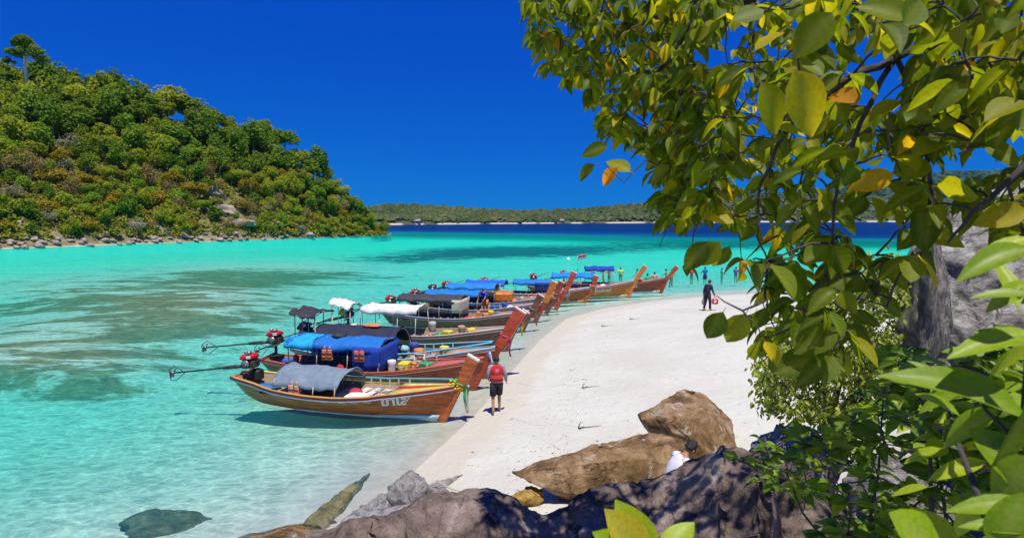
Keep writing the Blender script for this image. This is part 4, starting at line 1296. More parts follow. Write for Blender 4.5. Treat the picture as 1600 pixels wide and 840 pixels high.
# ================================================================== far shore
FARHILL_M, t_, p_, o_ = nt("far_hill_ground")
_n = noise_n(t_, .02, (1, 1, 1), 7, .7)
_r = ramp(t_, [(.3, (.035, .055, .018)), (.6, (.08, .09, .035))], _n.outputs["Fac"])
t_.links.new(mixc(t_, attr_n(t_, "strand"), _r.outputs[0], (.50, .46, .40)), p_.inputs["Base Color"]); p_.inputs["Roughness"].default_value = .95
FOREST = crown_mat("far_forest_leaf", (.016, .042, .016), (.045, .085, .024), (.12, .14, .045), .2)

def far_range(prof, depth, label, flabel, n, cs, seed, strand=True):
    """prof: (u, v_shore, v_top, Y) along the shore"""
    A = np.array(prof, float)
    us = np.linspace(A[0, 0], A[-1, 0], 260); bs = np.concatenate([[-.02, 0, .012, .03, .06], np.linspace(.1, 1, 14), np.linspace(1.15, 2, 6)])
    vt = np.interp(us, A[:, 0], A[:, 2]); Y0 = np.interp(us, A[:, 0], A[:, 3])
    zr = np.maximum((343 - vt) / 900 * (Y0 + depth * .8) + HC - cs * 1.2, 3)
    X = np.zeros((len(bs), len(us))); Y = X.copy(); Z = X.copy(); S = X.copy()
    for i, b in enumerate(bs):
        yy = Y0 + depth * max(b, -.02)
        h = zr * (max(b, 0) ** .75 if b <= 1 else 1 - ((b - 1)) ** 1.5)
        wob = (fbm(us * .045, us * 0 + b * 5 + seed, 4) - .45) * zr * .22 * (1 if .06 < b < 1.0 else 0)
        X[i] = (us - 800) / FPX * yy; Y[i] = yy; Z[i] = (h + wob if b >= .03 else (1.6 if b > 0 else (.0 if b == 0 else -3)))
        S[i] = 1.0 * (fbm(us * .05, us * 0 + 7, 4) > .40) if (strand and b < .013) else 0
    o = mobj("hill", sheet_mesh("hill", X, Y, Z, FARHILL_M, {"strand": S}, wrap=False))
    o.data.flip_normals()
    tag(o, label, kind='structure')
    r_ = np.random.RandomState(seed)
    T, Sc = [], []
    bi = np.array(bs)
    for _ in range(n):
        u = r_.uniform(us[0], us[-1]); b = r_.uniform(.04, 1.05) ** 1.0
        j = int(np.clip(np.searchsorted(us, u), 1, len(us) - 1)); i = int(np.clip(np.searchsorted(bi, b), 1, len(bi) - 1))
        k = (b - bi[i - 1]) / (bi[i] - bi[i - 1])
        T.append((X[i - 1, j] * (1 - k) + X[i, j] * k + r_.uniform(-3, 3), Y[i - 1, j] * (1 - k) + Y[i, j] * k, Z[i - 1, j] * (1 - k) + Z[i, j] * k + cs * .35))
        Sc.append(cs * r_.uniform(.55, 1.25))
    T = np.array(T); Sc = np.array(Sc)
    bm = bmesh.new(); bmesh.ops.create_icosphere(bm, subdivisions=2, radius=1)
    displaced(bm, .45, 1.9, seed)
    bv = np.array([v.co for v in bm.verts]); bf = [tuple(v.index for v in f.verts) for f in bm.faces]; bm.free()
    th = r_.uniform(0, 6.28, n)
    M = np.zeros((n, 3, 3)); M[:, 0, 0] = np.cos(th); M[:, 0, 1] = -np.sin(th); M[:, 1, 0] = np.sin(th); M[:, 1, 1] = np.cos(th); M[:, 2, 2] = r_.uniform(.7, 1.2, n)
    M *= Sc[:, None, None]
    f = mobj("forest", bulk_mesh("forest", bv, bf, M, T, FOREST, {"tint": np.clip(r_.rand(n) * .7 + 1.5 * (fbm(T[:, 0] * .02 + 50, T[:, 2] * .06 + 9, 4) - .3), 0, 1.8)}, False))
    tag(f, flabel, kind='stuff')
far_range([(380, 353, 325, 560), (560, 352.5, 322, 600), (620, 352, 316, 640), (700, 350.5, 321, 700), (800, 349.5, 327, 800), (900, 348.8, 325, 880), (1000, 348, 316, 950), (1060, 347.4, 308, 1050), (1180, 347, 306, 1200), (1330, 346.6, 304, 1350), (1500, 346.4, 312, 1400), (1800, 346, 318, 1500)],
          170, "low forested ridge across the bay", "dense forest covering the low ridge across the bay", 5200, 4.6, 5)
far_range([(980, 345, 330, 2300), (1060, 345, 312, 2300), (1150, 345, 296, 2300), (1230, 345, 300, 2300), (1330, 345, 286, 2300), (1400, 345, 284, 2300), (1470, 345, 264, 2300), (1560, 345, 262, 2300), (1750, 345, 300, 2300)],
          700, "higher hill behind the low ridge at right", "forest covering the higher hill at right", 3600, 15, 9, False)

# ================================================================== longtail boats
def lerp_tab(x, tab):
    return float(np.interp(x, [a for a, b in tab], [b for a, b in tab]))

def text_mesh(name, s, mat, size, bold=.012):
    cu = bpy.data.curves.new(name, 'FONT'); cu.body = s; cu.size = size; cu.offset = bold; cu.align_x = 'CENTER'; cu.resolution_u = 2; cu.extrude = .002
    tmp = bpy.data.objects.new(name, cu); link(tmp)
    bpy.context.view_layer.update()
    me = bpy.data.meshes.new_from_object(tmp.evaluated_get(bpy.context.evaluated_depsgraph_get()))
    bpy.data.objects.remove(tmp)
    me.materials.clear(); me.materials.append(mat)
    return me

LETTER = paint((0.80, 0.78, 0.72))

class Hull:
    """half-breadths and heights of a longtail hull; x forward from the stern, z up from the keel"""
    def __init__(s, L, beam, stern=.82, mid=.62, bow=1.12, rake=.55):
        s.L, s.beam, s.rake = L, beam, rake
        s.g = [(0, stern), (.1, stern * .9), (.22, mid * 1.06), (.4, mid), (.55, mid * 1.03), (.7, mid * 1.16), (.82, mid * 1.36), (.92, (mid * 1.36 + bow) / 2 + .02), (1, bow)]
        s.b = [(0, .42), (.06, .60), (.16, .80), (.3, .95), (.45, 1), (.6, .97), (.72, .84), (.82, .62), (.9, .40), (.96, .19), (1, .05)]
    def pt(s, t, k, side, inset=0.0):
        B = s.beam / 2 * lerp_tab(t, s.b); G = lerp_tab(t, s.g)
        K = .16 * max(0, 1 - t / .12) ** 2
        flat = lerp_tab(t, [(0, .2), (.3, .42), (.7, .3), (.9, .1), (1, .6)])
        y = B * (flat + (1 - flat) * k ** .72) if k > 0 else B * flat * .9
        y = max(y - inset, .004)
        z = K + (G - K) * k
        x = s.L * t + s.rake * k * sstep(np.array(t), .74, 1.0) - .42 * k * (1 - sstep(np.array(t), 0, .10))
        return Vector((float(x), side * y, float(z)))
    def gun(s, t, side, dy=0.0, dz=0.0):
        p = s.pt(t, 1, side); p.y += side * dy; p.z += dz
        return p

def strip(h, t0, t1, side, w_, hh, dy, dz, n=30):
    """small rail of rectangular section along the sheer"""
    rings = []
    for i in range(n):
        t = t0 + (t1 - t0) * i / (n - 1)
        p = h.gun(t, side)
        a = dy * side
        rings.append([(p.x, p.y + a - side * w_ / 2, p.z + dz - hh / 2), (p.x, p.y + a + side * w_ / 2, p.z + dz - hh / 2), (p.x, p.y + a + side * w_ / 2, p.z + dz + hh / 2), (p.x, p.y + a - side * w_ / 2, p.z + dz + hh / 2)])
    return rings

def canopy_sheet(x0, x1, w_, zc, style, r_, drop=.12, n=16, m=13, rise=.62):
    P = []
    for i in range(n):
        x = x0 + (x1 - x0) * i / (n - 1); row = []
        sagx = .085 * abs(math.sin(math.pi * 3 * i / (n - 1)))
        for j in range(m):
            a = -1 + 2 * j / (m - 1)
            if style == 'arch':
                th = a * R(66)
                y = w_ / 2 * math.sin(th) / math.sin(R(66)); z = zc - rise * (1 - math.cos(th)) / (1 - math.cos(R(66))) - sagx * .4
            else:
                e = max(0, abs(a) - .82) / .18
                y = w_ / 2 * (a if abs(a) <= .82 else math.copysign(.82 + .10 * e, a)); z = zc - .16 * a * a - drop * e - sagx * .7
            z += r_.uniform(-.018, .018) + .03 * math.sin(x * 5 + a * 4) + .02 * math.sin(x * 11 - a * 7)
            row.append((x, y, z))
        P.append(row)
    return P

def longtail(name_u, foot, heading, L, o):
    """foot: world point of the stem at the keel; o: options"""
    r_ = random.Random(o.get('seed', 1))
    hd = R(heading)
    fwd = Vector((math.cos(hd), math.sin(hd), 0))
    fx = Vector((foot[0], foot[1], 0)) - fwd * L
    root = empty("longtail_boat", (fx.x, fx.y, o.get('z', -.10)), hd)
    root.rotation_euler = (0, R(o.get('pitch', 0)), hd)
    tag(root, o['label'], "boat", "longtail boats pulled up along the beach")
    beam = o.get('beam', 1.75)
    h = Hull(L, beam, o.get('stern', .85), o.get('mid', .66), o.get('bow', 1.15), o.get('rake', .55))
    WM = hullwood(*o['wood'])
    inner = o.get('inner', paint((.30, .17, .10)))
    # hull shell: outside, inside, transom
    T = [0, .02, .05, .09, .14, .2, .27, .34, .41, .48, .55, .62, .68, .74, .79, .84, .88, .92, .95, .975, 1.0]
    K = [0, .12, .28, .45, .62, .8, 1.0]
    mb = MB()
    for side in (-1, 1):
        P = [[h.pt(t, k, side) for k in K] for t in T]
        if side > 0: P = [list(reversed(r)) for r in P]
        mb.grid(P)
        Q = [[h.pt(t, k, side, .035) + Vector((0, 0, .03 * (1 - k))) for k in K] for t in T[1:]]
        if side < 0: Q = [list(reversed(r)) for r in Q]
        mb.grid(Q, 1)
    mb.grid([[h.pt(t, 0, -1), h.pt(t, 0, 1)] for t in T])
    P = [[h.pt(0, k, -1), h.pt(0, k, 1)] for k in K]
    mb.grid(P); mb.grid([[h.pt(.02, k, 1, .03), h.pt(.02, k, -1, .03)] for k in K], 1)
    hull = mb.build("hull", [WM, inner], root)
    detail = o.get('detail', 1)
    # gunwale, rubbing rails, waterline stripe
    gm, r1, r2 = o.get('rails', (paint((.55, .33, .12)), paint((.25, .02, .025)), paint((.62, .52, .60))))
    for side in (-1, 1):
        MB().loft(strip(h, .0, .985, side, .085, .035, -.005, .02)).build("gunwale", o.get('far_gunwale', gm) if side > 0 else gm, root)
        MB().loft(strip(h, .0, .985, side, .03, .05, .018, -.028)).build("rub_rail", r1, root)
        MB().loft(strip(h, .0, .985, side, .026, .05, .014, -.082)).build("rub_rail", r2, root)
        rings = []
        for i in range(16):
            t = (.30 if detail > 1 else .02) + (.98 - (.30 if detail > 1 else .02)) * i / 15
            a, b = h.pt(t, .02, side), h.pt(t, .13 + .07 * i / 15, side)
            rings.append([(a.x, a.y + side * .004, a.z), (a.x, a.y + side * .016, a.z), (b.x, b.y + side * .016, b.z), (b.x, b.y + side * .004, b.z)])
        MB().loft(rings).build("waterline_stripe", o.get('stripe', paint((.42, .60, .66))), root)
    # stem and tall prow post: a plank, broad fore and aft
    f0 = h.pt(1, 0, 1); g0 = h.pt(1, 1, 1)
    ph, pdx = o['prow']
    dirp = Vector((pdx, 0, ph)) ; tip = Vector((L + pdx, 0, ph))
    stem = []
    for k in (0, .25, .5, .75, 1): 
        q = h.pt(1, k, 1); stem.append((Vector((q.x + .02, 0, q.z)), .09, .045))
    W = o.get('pw', .98)
    post = [(Vector((g0.x - .02, 0, g0.z)), .13 * W, .05), (Vector((g0.x + .05 + (tip.x - g0.x) * .25, 0, g0.z + (tip.z - g0.z) * .3)), .15 * W, .055), (tip.lerp(Vector((g0.x, 0, g0.z)), .3), .17 * W, .06), (tip, .19 * W, .065)]
    dv = (tip - g0).normalized()
    def plank(rows):
        rings = []
        for i, (p, a, b) in enumerate(rows):
            d = dv if rows is post else (rows[min(i + 1, len(rows) - 1)][0] - rows[max(i - 1, 0)][0]).normalized()
            n_ = Vector((-d.z, 0, d.x))
            rings.append([p - n_ * a + Vector((0, -b, 0)), p - n_ * (a + .03), p - n_ * a + Vector((0, b, 0)), p + n_ * a * .85 + Vector((0, b, 0)), p + n_ * a, p + n_ * a * .85 + Vector((0, -b, 0))])
        return rings
    MB().loft(plank(stem), 0, True, False).build("stem", WM, root)
    pm_ = hullwood(*o.get('prow_wood', o['wood']))
    pp = MB().loft(plank(post), 0, True, False).build("prow_post", pm_, root)
    cap = [(tip, .195 * W, .07), (tip + dv * .05, .19 * W, .068)]
    rings = []
    for p, a, b in cap:
        n_ = Vector((-dv.z, 0, dv.x))
        rings.append([p - n_ * a + Vector((0, -b, 0)), p - n_ * (a + .03), p - n_ * a + Vector((0, b, 0)), p + n_ * a * .85 + Vector((0, b, 0)), p + n_ * a, p + n_ * a * .85 + Vector((0, -b, 0))])
    MB().loft(rings, 0, True, False).build("prow_cap", paint((.74, .68, .60)), pp)
    edge = [g0.lerp(tip, k) + Vector((-dv.z, 0, dv.x)) * -.165 * W for k in (.0, .5, 1)]
    if o.get('edge', True):
        MB().tube([e + Vector((.02, 0, -.01)) for e in edge], [.018, .02, .022], 5).build("prow_edge", paint((.70, .55, .38)), pp)
    # bow deck and stern deck, floor, ribs, thwarts
    def deck(t0, t1, dz, mat, name, inset=.05, n=7):
        P = []
        for i in range(n):
            t = t0 + (t1 - t0) * i / (n - 1)
            a = h.gun(t, -1); b = h.gun(t, 1)
            P.append([(a.x, min(a.y + inset, -.002), a.z + dz), (a.x, 0, a.z + dz + .03), (b.x, max(b.y - inset, .002), b.z + dz)])
        ob = MB().grid(P).build(name, mat, root)
        return solid(ob, .03)
    deck(.80, .985, -.03, o.get('bow_deck', WOOD_DECK), "bow_deck")
    if 'mats' in o:   # coloured runners over the bow deck
        for i, (c, y0, y1) in enumerate(o['mats']):
            P = []
            for k in range(6):
                t = .78 + .2 * k / 5
                g1 = h.gun(t, 1); w2 = abs(g1.y) - .05
                P.append([(g1.x, y0 * w2, g1.z + .016 + .003 * i), (g1.x, y1 * w2, g1.z + .016 + .003 * i)])
            solid(MB().grid(P).build("deck_runner", cloth("runner_cloth", c), root), .01)
    # deck boards side by side, each its own board
    t0, t1 = o.get('stern_deck', (.06, .34))
    nb = 7
    xs0, xs1 = L * t0, L * t1
    for i in range(nb):
        y = (i - (nb - 1) / 2) * beam * .74 / nb
        wid = beam * .74 / nb - .014
        x0 = xs0 + (.25 * abs(i - 3) if True else 0) * .5
        MB().box(((x0 + xs1) / 2, y, h.g[3][1] * .80 + r_.uniform(-.008, .008)), (xs1 - x0, wid, .03)).build("deck_board", WOOD_DECK, root)
    P = []
    for i in range(8):
        t = .30 + .52 * i / 7
        a, b = h.pt(t, .30, -1, .04), h.pt(t, .30, 1, .04)
        P.append([(a.x, a.y, a.z), (b.x, b.y, b.z)])
    solid(MB().grid(P).build("floor_board", paint((.26, .20, .16)), root), .02)
    for i, t in enumerate(o.get('benches', (.44, .53, .62, .70))):
        a = h.gun(t, 1)
        MB().box((a.x, 0, a.z - .14), (.24, 2 * abs(a.y) - .10, .03)).build("bench", o.get('bench_mat', WOOD_DECK), root)
    rm = o.get('rib_mat', paint((.62, .50, .36)))
    for i in range(9 if detail else 7):
        t = .38 + .42 * i / 8
        for side in o.get('rib_sides', (-1, 1)):
            a = h.gun(t, side); ru = o.get('rib_up', .10)
            MB().box((a.x, a.y - side * .075, a.z - .06 + ru / 2), (.045, .03, .12 + ru)).build("rib", rm, root)
    if 'top_rail' in o:
        for side in o.get('rib_sides', (-1, 1)):
            MB().loft([[(x, y - side * .05, z + o.get('rib_up', .1) - .005) for x, y, z in r] for r in strip(h, .36, .97, side, .05, .05, 0, .02)]).build("top_rail", o['top_rail'], root)
    # canopies
    for c in o.get('canopies', ()):
        x0, x1 = L * c['t'][0], L * c['t'][1]
        cw = c.get('w', beam * 1.0)
        P = canopy_sheet(x0, x1, cw, c['z'], c.get('style', 'flat'), r_, c.get('drop', .14), rise=c.get('rise', .62))
        if 'slope' in c: P = [[(x, y, z + c['slope'] * (x - x0)) for x, y, z in row] for row in P]
        cn = solid(MB().grid(P).build("canopy", cloth("canopy_cloth", c['col'], .8, .12), root), .018)
        if 'col2' in c:
            x2 = x0 + (x1 - x0) * c['k2']
            Q = [[(x, y * 1.015, z + .02) for x, y, z in row] for row in canopy_sheet(x0 - .02, x2, cw, c['z'], c.get('style', 'flat'), r_, c.get('drop', .14), 8)]
            solid(MB().grid(Q).build("canopy_flap", cloth("canopy_cloth", c['col2'], .8, .12), cn), .012)
        ng = 4 if detail else 3
        for i in range(ng):
            x = x0 + .05 + (x1 - x0 - .1) * i / (ng - 1); t = x / L
            gy = abs(h.gun(max(0.02, min(.97, t)), 1).y) - .03; gz = h.gun(max(.02, min(.97, t)), 1).z
            dzs = c.get('slope', 0) * (x - x0)
            if c.get('style') == 'arch':
                pts = [(x, -gy, gz), (x, -cw / 2 * 1.0, gz + .3)] + [(x, cw / 2 * math.sin(a) / math.sin(R(66)), c['z'] - .03 - c.get('rise', .62) * (1 - math.cos(a)) / (1 - math.cos(R(66)))) for a in np.linspace(-R(66), R(66), 9)] + [(x, cw / 2, gz + .3), (x, gy, gz)]
                MB().tube(pts, .017, 6).build("canopy_hoop", c.get('pole', BAMBOO), root)
            else:
                for side in (-1, 1):
                    MB().tube([(x, side * gy, gz - .1), (x, side * min(gy, cw / 2 * .8), c['z'] - .14 + dzs)], .02, 6).build("canopy_pole", c.get('pole', BAMBOO), root)
                MB().tube([(x, -cw / 2 * .88, c['z'] - .15 + dzs), (x, 0, c['z'] - .03 + dzs), (x, cw / 2 * .88, c['z'] - .15 + dzs)], .018, 5).build("canopy_batten", c.get('pole', BAMBOO), root)
        for cu in c.get('curtains', ()):   # hanging side or end cloths
            kind, ka, kb, zlo, col = cu
            P = []
            for i in range(9):
                k = ka + (kb - ka) * i / 8; row = []
                for j in range(5):
                    z = (c['z'] - .16) * (1 - j / 4) + zlo * j / 4
                    if kind == 'near': q = (x0 + (x1 - x0) * k, -cw / 2 * .93 + .03 * math.sin(k * 30 + j), z)
                    elif kind == 'far': q = (x0 + (x1 - x0) * k, cw / 2 * .93 + .03 * math.sin(k * 30 + j), z)
                    elif kind == 'front': q = (x1 + .03 * math.sin(k * 20 + j), cw / 2 * .93 * (2 * k - 1), z)
                    else: q = (x0 + .03 * math.sin(k * 20 + j), cw / 2 * .93 * (2 * k - 1), z)
                    row.append(q)
                P.append(row)
            solid(MB().grid(P).build("curtain", cloth("curtain_cloth", col, .85, .1), cn), .012)
    # engine, drive shaft, propeller
    e = o.get('engine', {})
    ex, ez = e.get('x', .05), lerp_tab(0, h.g) + e.get('up', .32)
    yaw, slope = R(e.get('yaw', 0)), R(e.get('slope', 11)); sl_ = e.get('len', 3.0)
    eng_col = e.get('mat', RED_ENG)
    M = Matrix.Translation((ex, 0, ez)) @ Matrix.Rotation(yaw, 4, 'Z') @ Matrix.Rotation(-slope, 4, 'Y')
    b1 = MB().box((0, 0, .02), (.52, .34, .26), None, 0, .05)
    for k in (-.16, -.05, .06, .17): b1.box((k, -.185, .02), (.03, .04, .2)); b1.box((k, .185, .02), (.03, .04, .2))
    b1.tube([(.2, -.12, -.1), (.2, -.3, -.16), (-.1, -.32, -.16)], .035, 6)
    eo = b1.xform(M).build("engine", IRON, root)
    MB().box((0, 0, .25), (.56, .40, .20), None, 0, .07).xform(M).build("engine_cowl", eng_col, eo)
    MB().tube([(.10, -.10, .34), (.10, -.10, .44)], [.10, .09], 10).tube([(-.15, .05, .34), (-.15, .05, .43)], .06, 8).xform(M).build("air_filter", STEEL, eo)
    MB().tube([(0, -.205, .05), (0, -.235, .05)], .13, 14).xform(M).build("pulley", STEEL, eo)
    MB().tube([(0, .205, .02), (0, .25, .02)], .16, 14).xform(M).build("flywheel", STEEL, eo)
    MB().box((.14, -.21, .26), (.16, .02, .10), None, 0, .01).xform(M).build("engine_plate", WHITE, eo)
    MB().tube([(0, 0, ez - .15), (0, 0, ez - .75)], [.05, .06], 8).tube([(-.1, -.2, ez - .5), (-.1, .2, ez - .5)], .04, 6).xform(Matrix.Translation((ex, 0, 0))).build("engine_mount", IRON, root)
    MB().tube([(.25, 0, .05), (.8, .02, .18), (1.25, .02, .20)], [.025, .02, .022], 6).xform(M).build("tiller", IRON, root)
    sh = MB().tube([(-.25, 0, -.03), (-1.1, 0, -.03), (-1.15, 0, -.03), (-sl_, 0, -.03)], [.06, .055, .03, .028], 8).box((-.75, 0, -.03), (.5, .11, .12), None, 0, .02)
    sh = sh.xform(M).build("drive_shaft", IRON, root)
    pr = MB()
    for k in range(3):
        a = k * 2.094 + .3
        bl = [(-sl_ - .02 + .05 * math.sin(w2), math.cos(a) * rr - math.sin(a) * ww, math.sin(a) * rr + math.cos(a) * ww) for rr, ww, w2 in ((.03, -.02, -1), (.12, -.06, -1), (.19, -.03, -.6), (.19, .03, .6), (.12, .06, 1), (.03, .02, 1))]
        pr.add(bl + [(x + .012, y, z) for x, y, z in bl], [(0, 1, 2, 3, 4, 5), (11, 10, 9, 8, 7, 6)] + [(i, (i + 1) % 6, 6 + (i + 1) % 6, 6 + i) for i in range(6)], 0, False)
    pr.tube([(-sl_ + .06, 0, -.03), (-sl_ - .1, 0, -.03)], [.045, .025], 8)
    pr.xform(M).build("propeller", STEEL, sh)
    MB().tube([(-sl_ + .55, 0, -.05), (-sl_ + .1, 0, -.3), (-sl_ - .12, 0, -.26), (-sl_ - .14, 0, .05), (-sl_ + .1, 0, .22), (-sl_ + .45, 0, .0)], .013, 5).xform(M).build("propeller_guard", IRON, sh)
    # names on the bow, both sides
    for s, t, k, size, bold in o.get('names', ()):
        for side in (-1, 1):
            me = text_mesh("lettering", s, LETTER, size, bold)
            lo = bpy.data.objects.new("lettering", me); link(lo); lo.parent = hull
            if True:
                # wrap letters on to the planking
                a = h.pt(t, k, side); tx = (h.pt(t + .05, k, side) - h.pt(t - .05, k, side)).normalized()
                arr = []
                for v in me.vertices:
                    tt = t - side * v.co.x / L
                    kk = k + v.co.y / max(.3, lerp_tab(tt, h.g) - .1)
                    q = h.pt(min(max(tt, 0), .999), min(max(kk, 0), 1), side)
                    arr += [q.x, q.y + side * (.006 + v.co.z), q.z]
                me.vertices.foreach_set("co", arr); me.update()
    for t in o.get('coils', ()):
        a = h.gun(t, 1)
        pts = [(a.x + (.13 + .01 * k) * math.cos(k * .8), .1 + (.13 + .01 * k) * math.sin(k * .8), a.z - .10 + .006 * k) for k in range(26)]
        MB().tube(pts, .014, 5).build("rope_coil", ROPE, root)
    root["_h"] = 1
    return root, h, dict(g0=g0, tip=tip, dv=dv)

def world_of(root, p):
    M = Matrix.Translation(root.location) @ root.rotation_euler.to_matrix().to_4x4()
    return M @ Vector(p)

def ribbon(root, inf, cols, k, length, label, seed, wid=.05):
    """bundle of cloth strips tied round the prow and hanging down: a thing of its own"""
    r_ = random.Random(seed)
    p = inf['g0'].lerp(inf['tip'], k)
    top = world_of(root, p + Vector((.16, 0, .02)))
    e = empty("ribbon", top); tag(e, label, "ribbon")
    # knot round the post
    dv = inf['dv']; n_ = Vector((-dv.z, 0, dv.x))
    ring = [world_of(root, p + n_ * (.19 * math.cos(a)) + Vector((0, .085 * math.sin(a), 0)) + dv * .03 * math.sin(a * 2)) - top for a in np.linspace(0, 6.283, 15)]
    MB().tube(ring, .028, 6).build("knot", cloth("ribbon_cloth", cols[0]), e)
    for i, c in enumerate(cols):
        ln = length * r_.uniform(.8, 1.0); dx, dy = r_.uniform(-.05, .06), r_.uniform(-.06, .05)
        P = []
        for j in range(10):
            q = j / 9; ww = wid * (.4 + 1.0 * math.sin(math.pi * min(1, q * .85 + .08)))
            tw = .8 * q * 2 + i
            cx, cy = dx * q + .02 * math.sin(q * 6 + i), dy * q
            P.append([(cx + ww * math.cos(tw) * s, cy + ww * math.sin(tw) * s, -ln * q) for s in (-1, 0, 1)])
        solid(MB().grid(P).build("strip", cloth("ribbon_cloth", c, .8, .3), e), .006)
    return e

W_OR = ((.26, .050, .007), (.48, .10, .010), (.62, .165, .022))
W_MAH = ((.19, .026, .010), (.36, .052, .016), (.48, .095, .03))
W_DK = ((.10, .035, .02), (.20, .065, .035), (.30, .11, .06))
W_RED = ((.30, .03, .012), (.54, .065, .022), (.66, .13, .04))
W_HON = ((.40, .11, .010), (.68, .20, .015), (.80, .30, .04))
BLUE1, BLUE2, BLUE3 = (.005, .16, .55), (.01, .06, .42), (.01, .38, .72)
NAVY, GREYC, WHITEC = (.018, .022, .05), (.20, .26, .33), (.72, .71, .70)
Pn = lambda *c: paint(c)
YG = Pn(.50, .62, .10)

boats = {}
def B(key, u, v, heading, L, **o):
    f = gp(u, v, 0.0)
    boats[key] = longtail(key, f, heading, L, o)

B('b1', 690, 655, -17, 6.75, seed=1, detail=2, z=-.06, wood=W_OR, beam=1.8, stern=.86, mid=.64, bow=1.12, prow=(1.95, .98), label="nearest longtail boat of orange brown wood with a grey arched canopy",
  rails=(Pn(.55, .30, .08), Pn(.22, .015, .02), Pn(.62, .54, .62)), far_gunwale=YG, rib_sides=(1,), top_rail=Pn(.10, .40, .45), rib_up=.16, mats=(((.45, .62, .30), -1, -.55), ((.75, .50, .03), -.55, -.15), ((.50, .02, .03), -.15, .45), ((.70, .52, .04), .45, .7), ((.40, .62, .35), .7, 1)),
  canopies=[dict(t=(.22, .56), z=1.30, rise=.42, w=1.62, style='arch', col=GREYC)], stern_deck=(.07, .36), benches=(.50, .585, .64, .70), bench_mat=Pn(.62, .58, .55), inner=Pn(.34, .24, .17), engine=dict(up=.34, slope=9, len=3.3),
  names=[("ฆาเส", .805, .60, .36, .014)], coils=(.72,))
B('b2', 737, 606, -11, 7.5, seed=2, detail=2, wood=W_MAH, beam=1.8, bow=1.2, prow=(1.22, .66), edge=False, label="longtail boat with bright blue canopy and dark blue curtains, second from the camera",
  rails=(Pn(.50, .10, .08), Pn(.45, .09, .06), Pn(.62, .30, .16)), rib_up=.14, bow_deck=Pn(.45, .12, .09), canopies=[dict(t=(.12, .60), z=1.72, w=1.75, style='flat', col=BLUE1, col2=BLUE3, k2=.30, curtains=[('near', .72, 1.0, .75, BLUE2), ('front', 0, 1, .75, BLUE2), ('far', .1, 1, .8, BLUE2)])],
  engine=dict(up=.62, slope=7, len=3.0), rib_mat=Pn(.66, .60, .50), names=[("1033", .93, .62, .13, .003)], coils=(.66,))
B('b3', 757, 588, -13, 7.4, seed=3, detail=2, wood=W_MAH, prow_wood=W_RED, beam=1.85, mid=.72, bow=1.25, prow=(2.62, 1.35), pw=1.2, label="longtail boat of dark red wood with navy canopy and light blue gunwale",
  rails=(Pn(.16, .50, .68), Pn(.42, .12, .10), Pn(.60, .46, .34)), rib_up=.2, top_rail=Pn(.16, .50, .68), rib_mat=Pn(.6, .56, .52), canopies=[dict(t=(.10, .56), z=1.80, w=1.75, style='arch', col=NAVY, pole=WHITE), dict(t=(-.03, .12), z=2.45, w=1.6, style='flat', col=(.035, .03, .05), drop=.02, slope=-.10)],
  engine=dict(up=.6, slope=20, len=2.4), names=[("ปานาวดี", .80, .55, .27, .010), ("4573", .915, .80, .09, .002), ("00223", .918, .68, .09, .002)])
B('b4', 787, 545, -13, 7.7, seed=4, wood=W_DK, beam=1.8, bow=1.15, prow=(1.85, 1.0), label="dark longtail boat with a plain white canopy",
  rails=(Pn(.55, .50, .45), Pn(.2, .04, .03), Pn(.5, .45, .5)), canopies=[dict(t=(.14, .50), z=1.95, w=1.75, style='flat', col=WHITEC, pole=WHITE), dict(t=(-.08, .06), z=2.15, w=1.4, style='flat', col=WHITEC, drop=.02, slope=-.2, pole=WHITE)], engine=dict(up=.5, slope=14, len=2.6))
B('b5', 815, 515, -12, 7.4, seed=5, wood=W_DK, beam=1.75, prow=(1.95, 1.02), prow_wood=W_DK, label="longtail boat with charcoal canopy and a cream panel at its front",
  rails=(Pn(.45, .42, .45), Pn(.2, .05, .04), Pn(.40, .38, .46)), canopies=[dict(t=(.10, .58), z=1.85, w=1.75, style='flat', col=(.05, .052, .065), curtains=[('near', .86, 1.0, 1.0, (.60, .54, .42)), ('front', 0, 1, .95, (.60, .54, .42))])], engine=dict(up=.5, slope=12))
B('b6', 836, 500, -11, 7.3, seed=6, wood=W_MAH, prow_wood=W_HON, beam=1.7, prow=(2.35, 1.1), label="longtail boat with blue canopy and an orange prow, a man in blue standing in it",
  rails=(Pn(.45, .42, .48), Pn(.25, .04, .03), Pn(.35, .35, .46)), canopies=[dict(t=(.12, .56), z=1.75, w=1.7, style='flat', col=(.005, .19, .60))], engine=dict(up=.5, slope=12))
B('b7', 853, 488, -10, 7.4, seed=7, wood=W_DK, prow_wood=W_MAH, beam=1.75, prow=(2.05, .98), label="longtail boat with blue canopy and a broad dark red prow tied with yellow cloth",
  rails=(Pn(.20, .36, .55), Pn(.3, .05, .03), Pn(.2, .3, .45)), canopies=[dict(t=(.15, .58), z=1.85, w=1.75, style='flat', col=(.01, .22, .62))], engine=dict(up=.5, slope=12, mat=IRON))
B('b8', 868, 482, -9, 7.4, seed=8, wood=W_RED, prow_wood=W_RED, beam=1.75, prow=(2.5, 1.2), label="red longtail boat whose canopy is half white and half royal blue",
  rails=(Pn(.5, .06, .04), Pn(.45, .05, .03), Pn(.55, .12, .08)), canopies=[dict(t=(.20, .56), z=1.9, w=1.75, style='flat', col=(.01, .12, .60), curtains=[('near', 0, .9, 1.35, (.72, .66, .55))])], engine=dict(up=.55, slope=10))
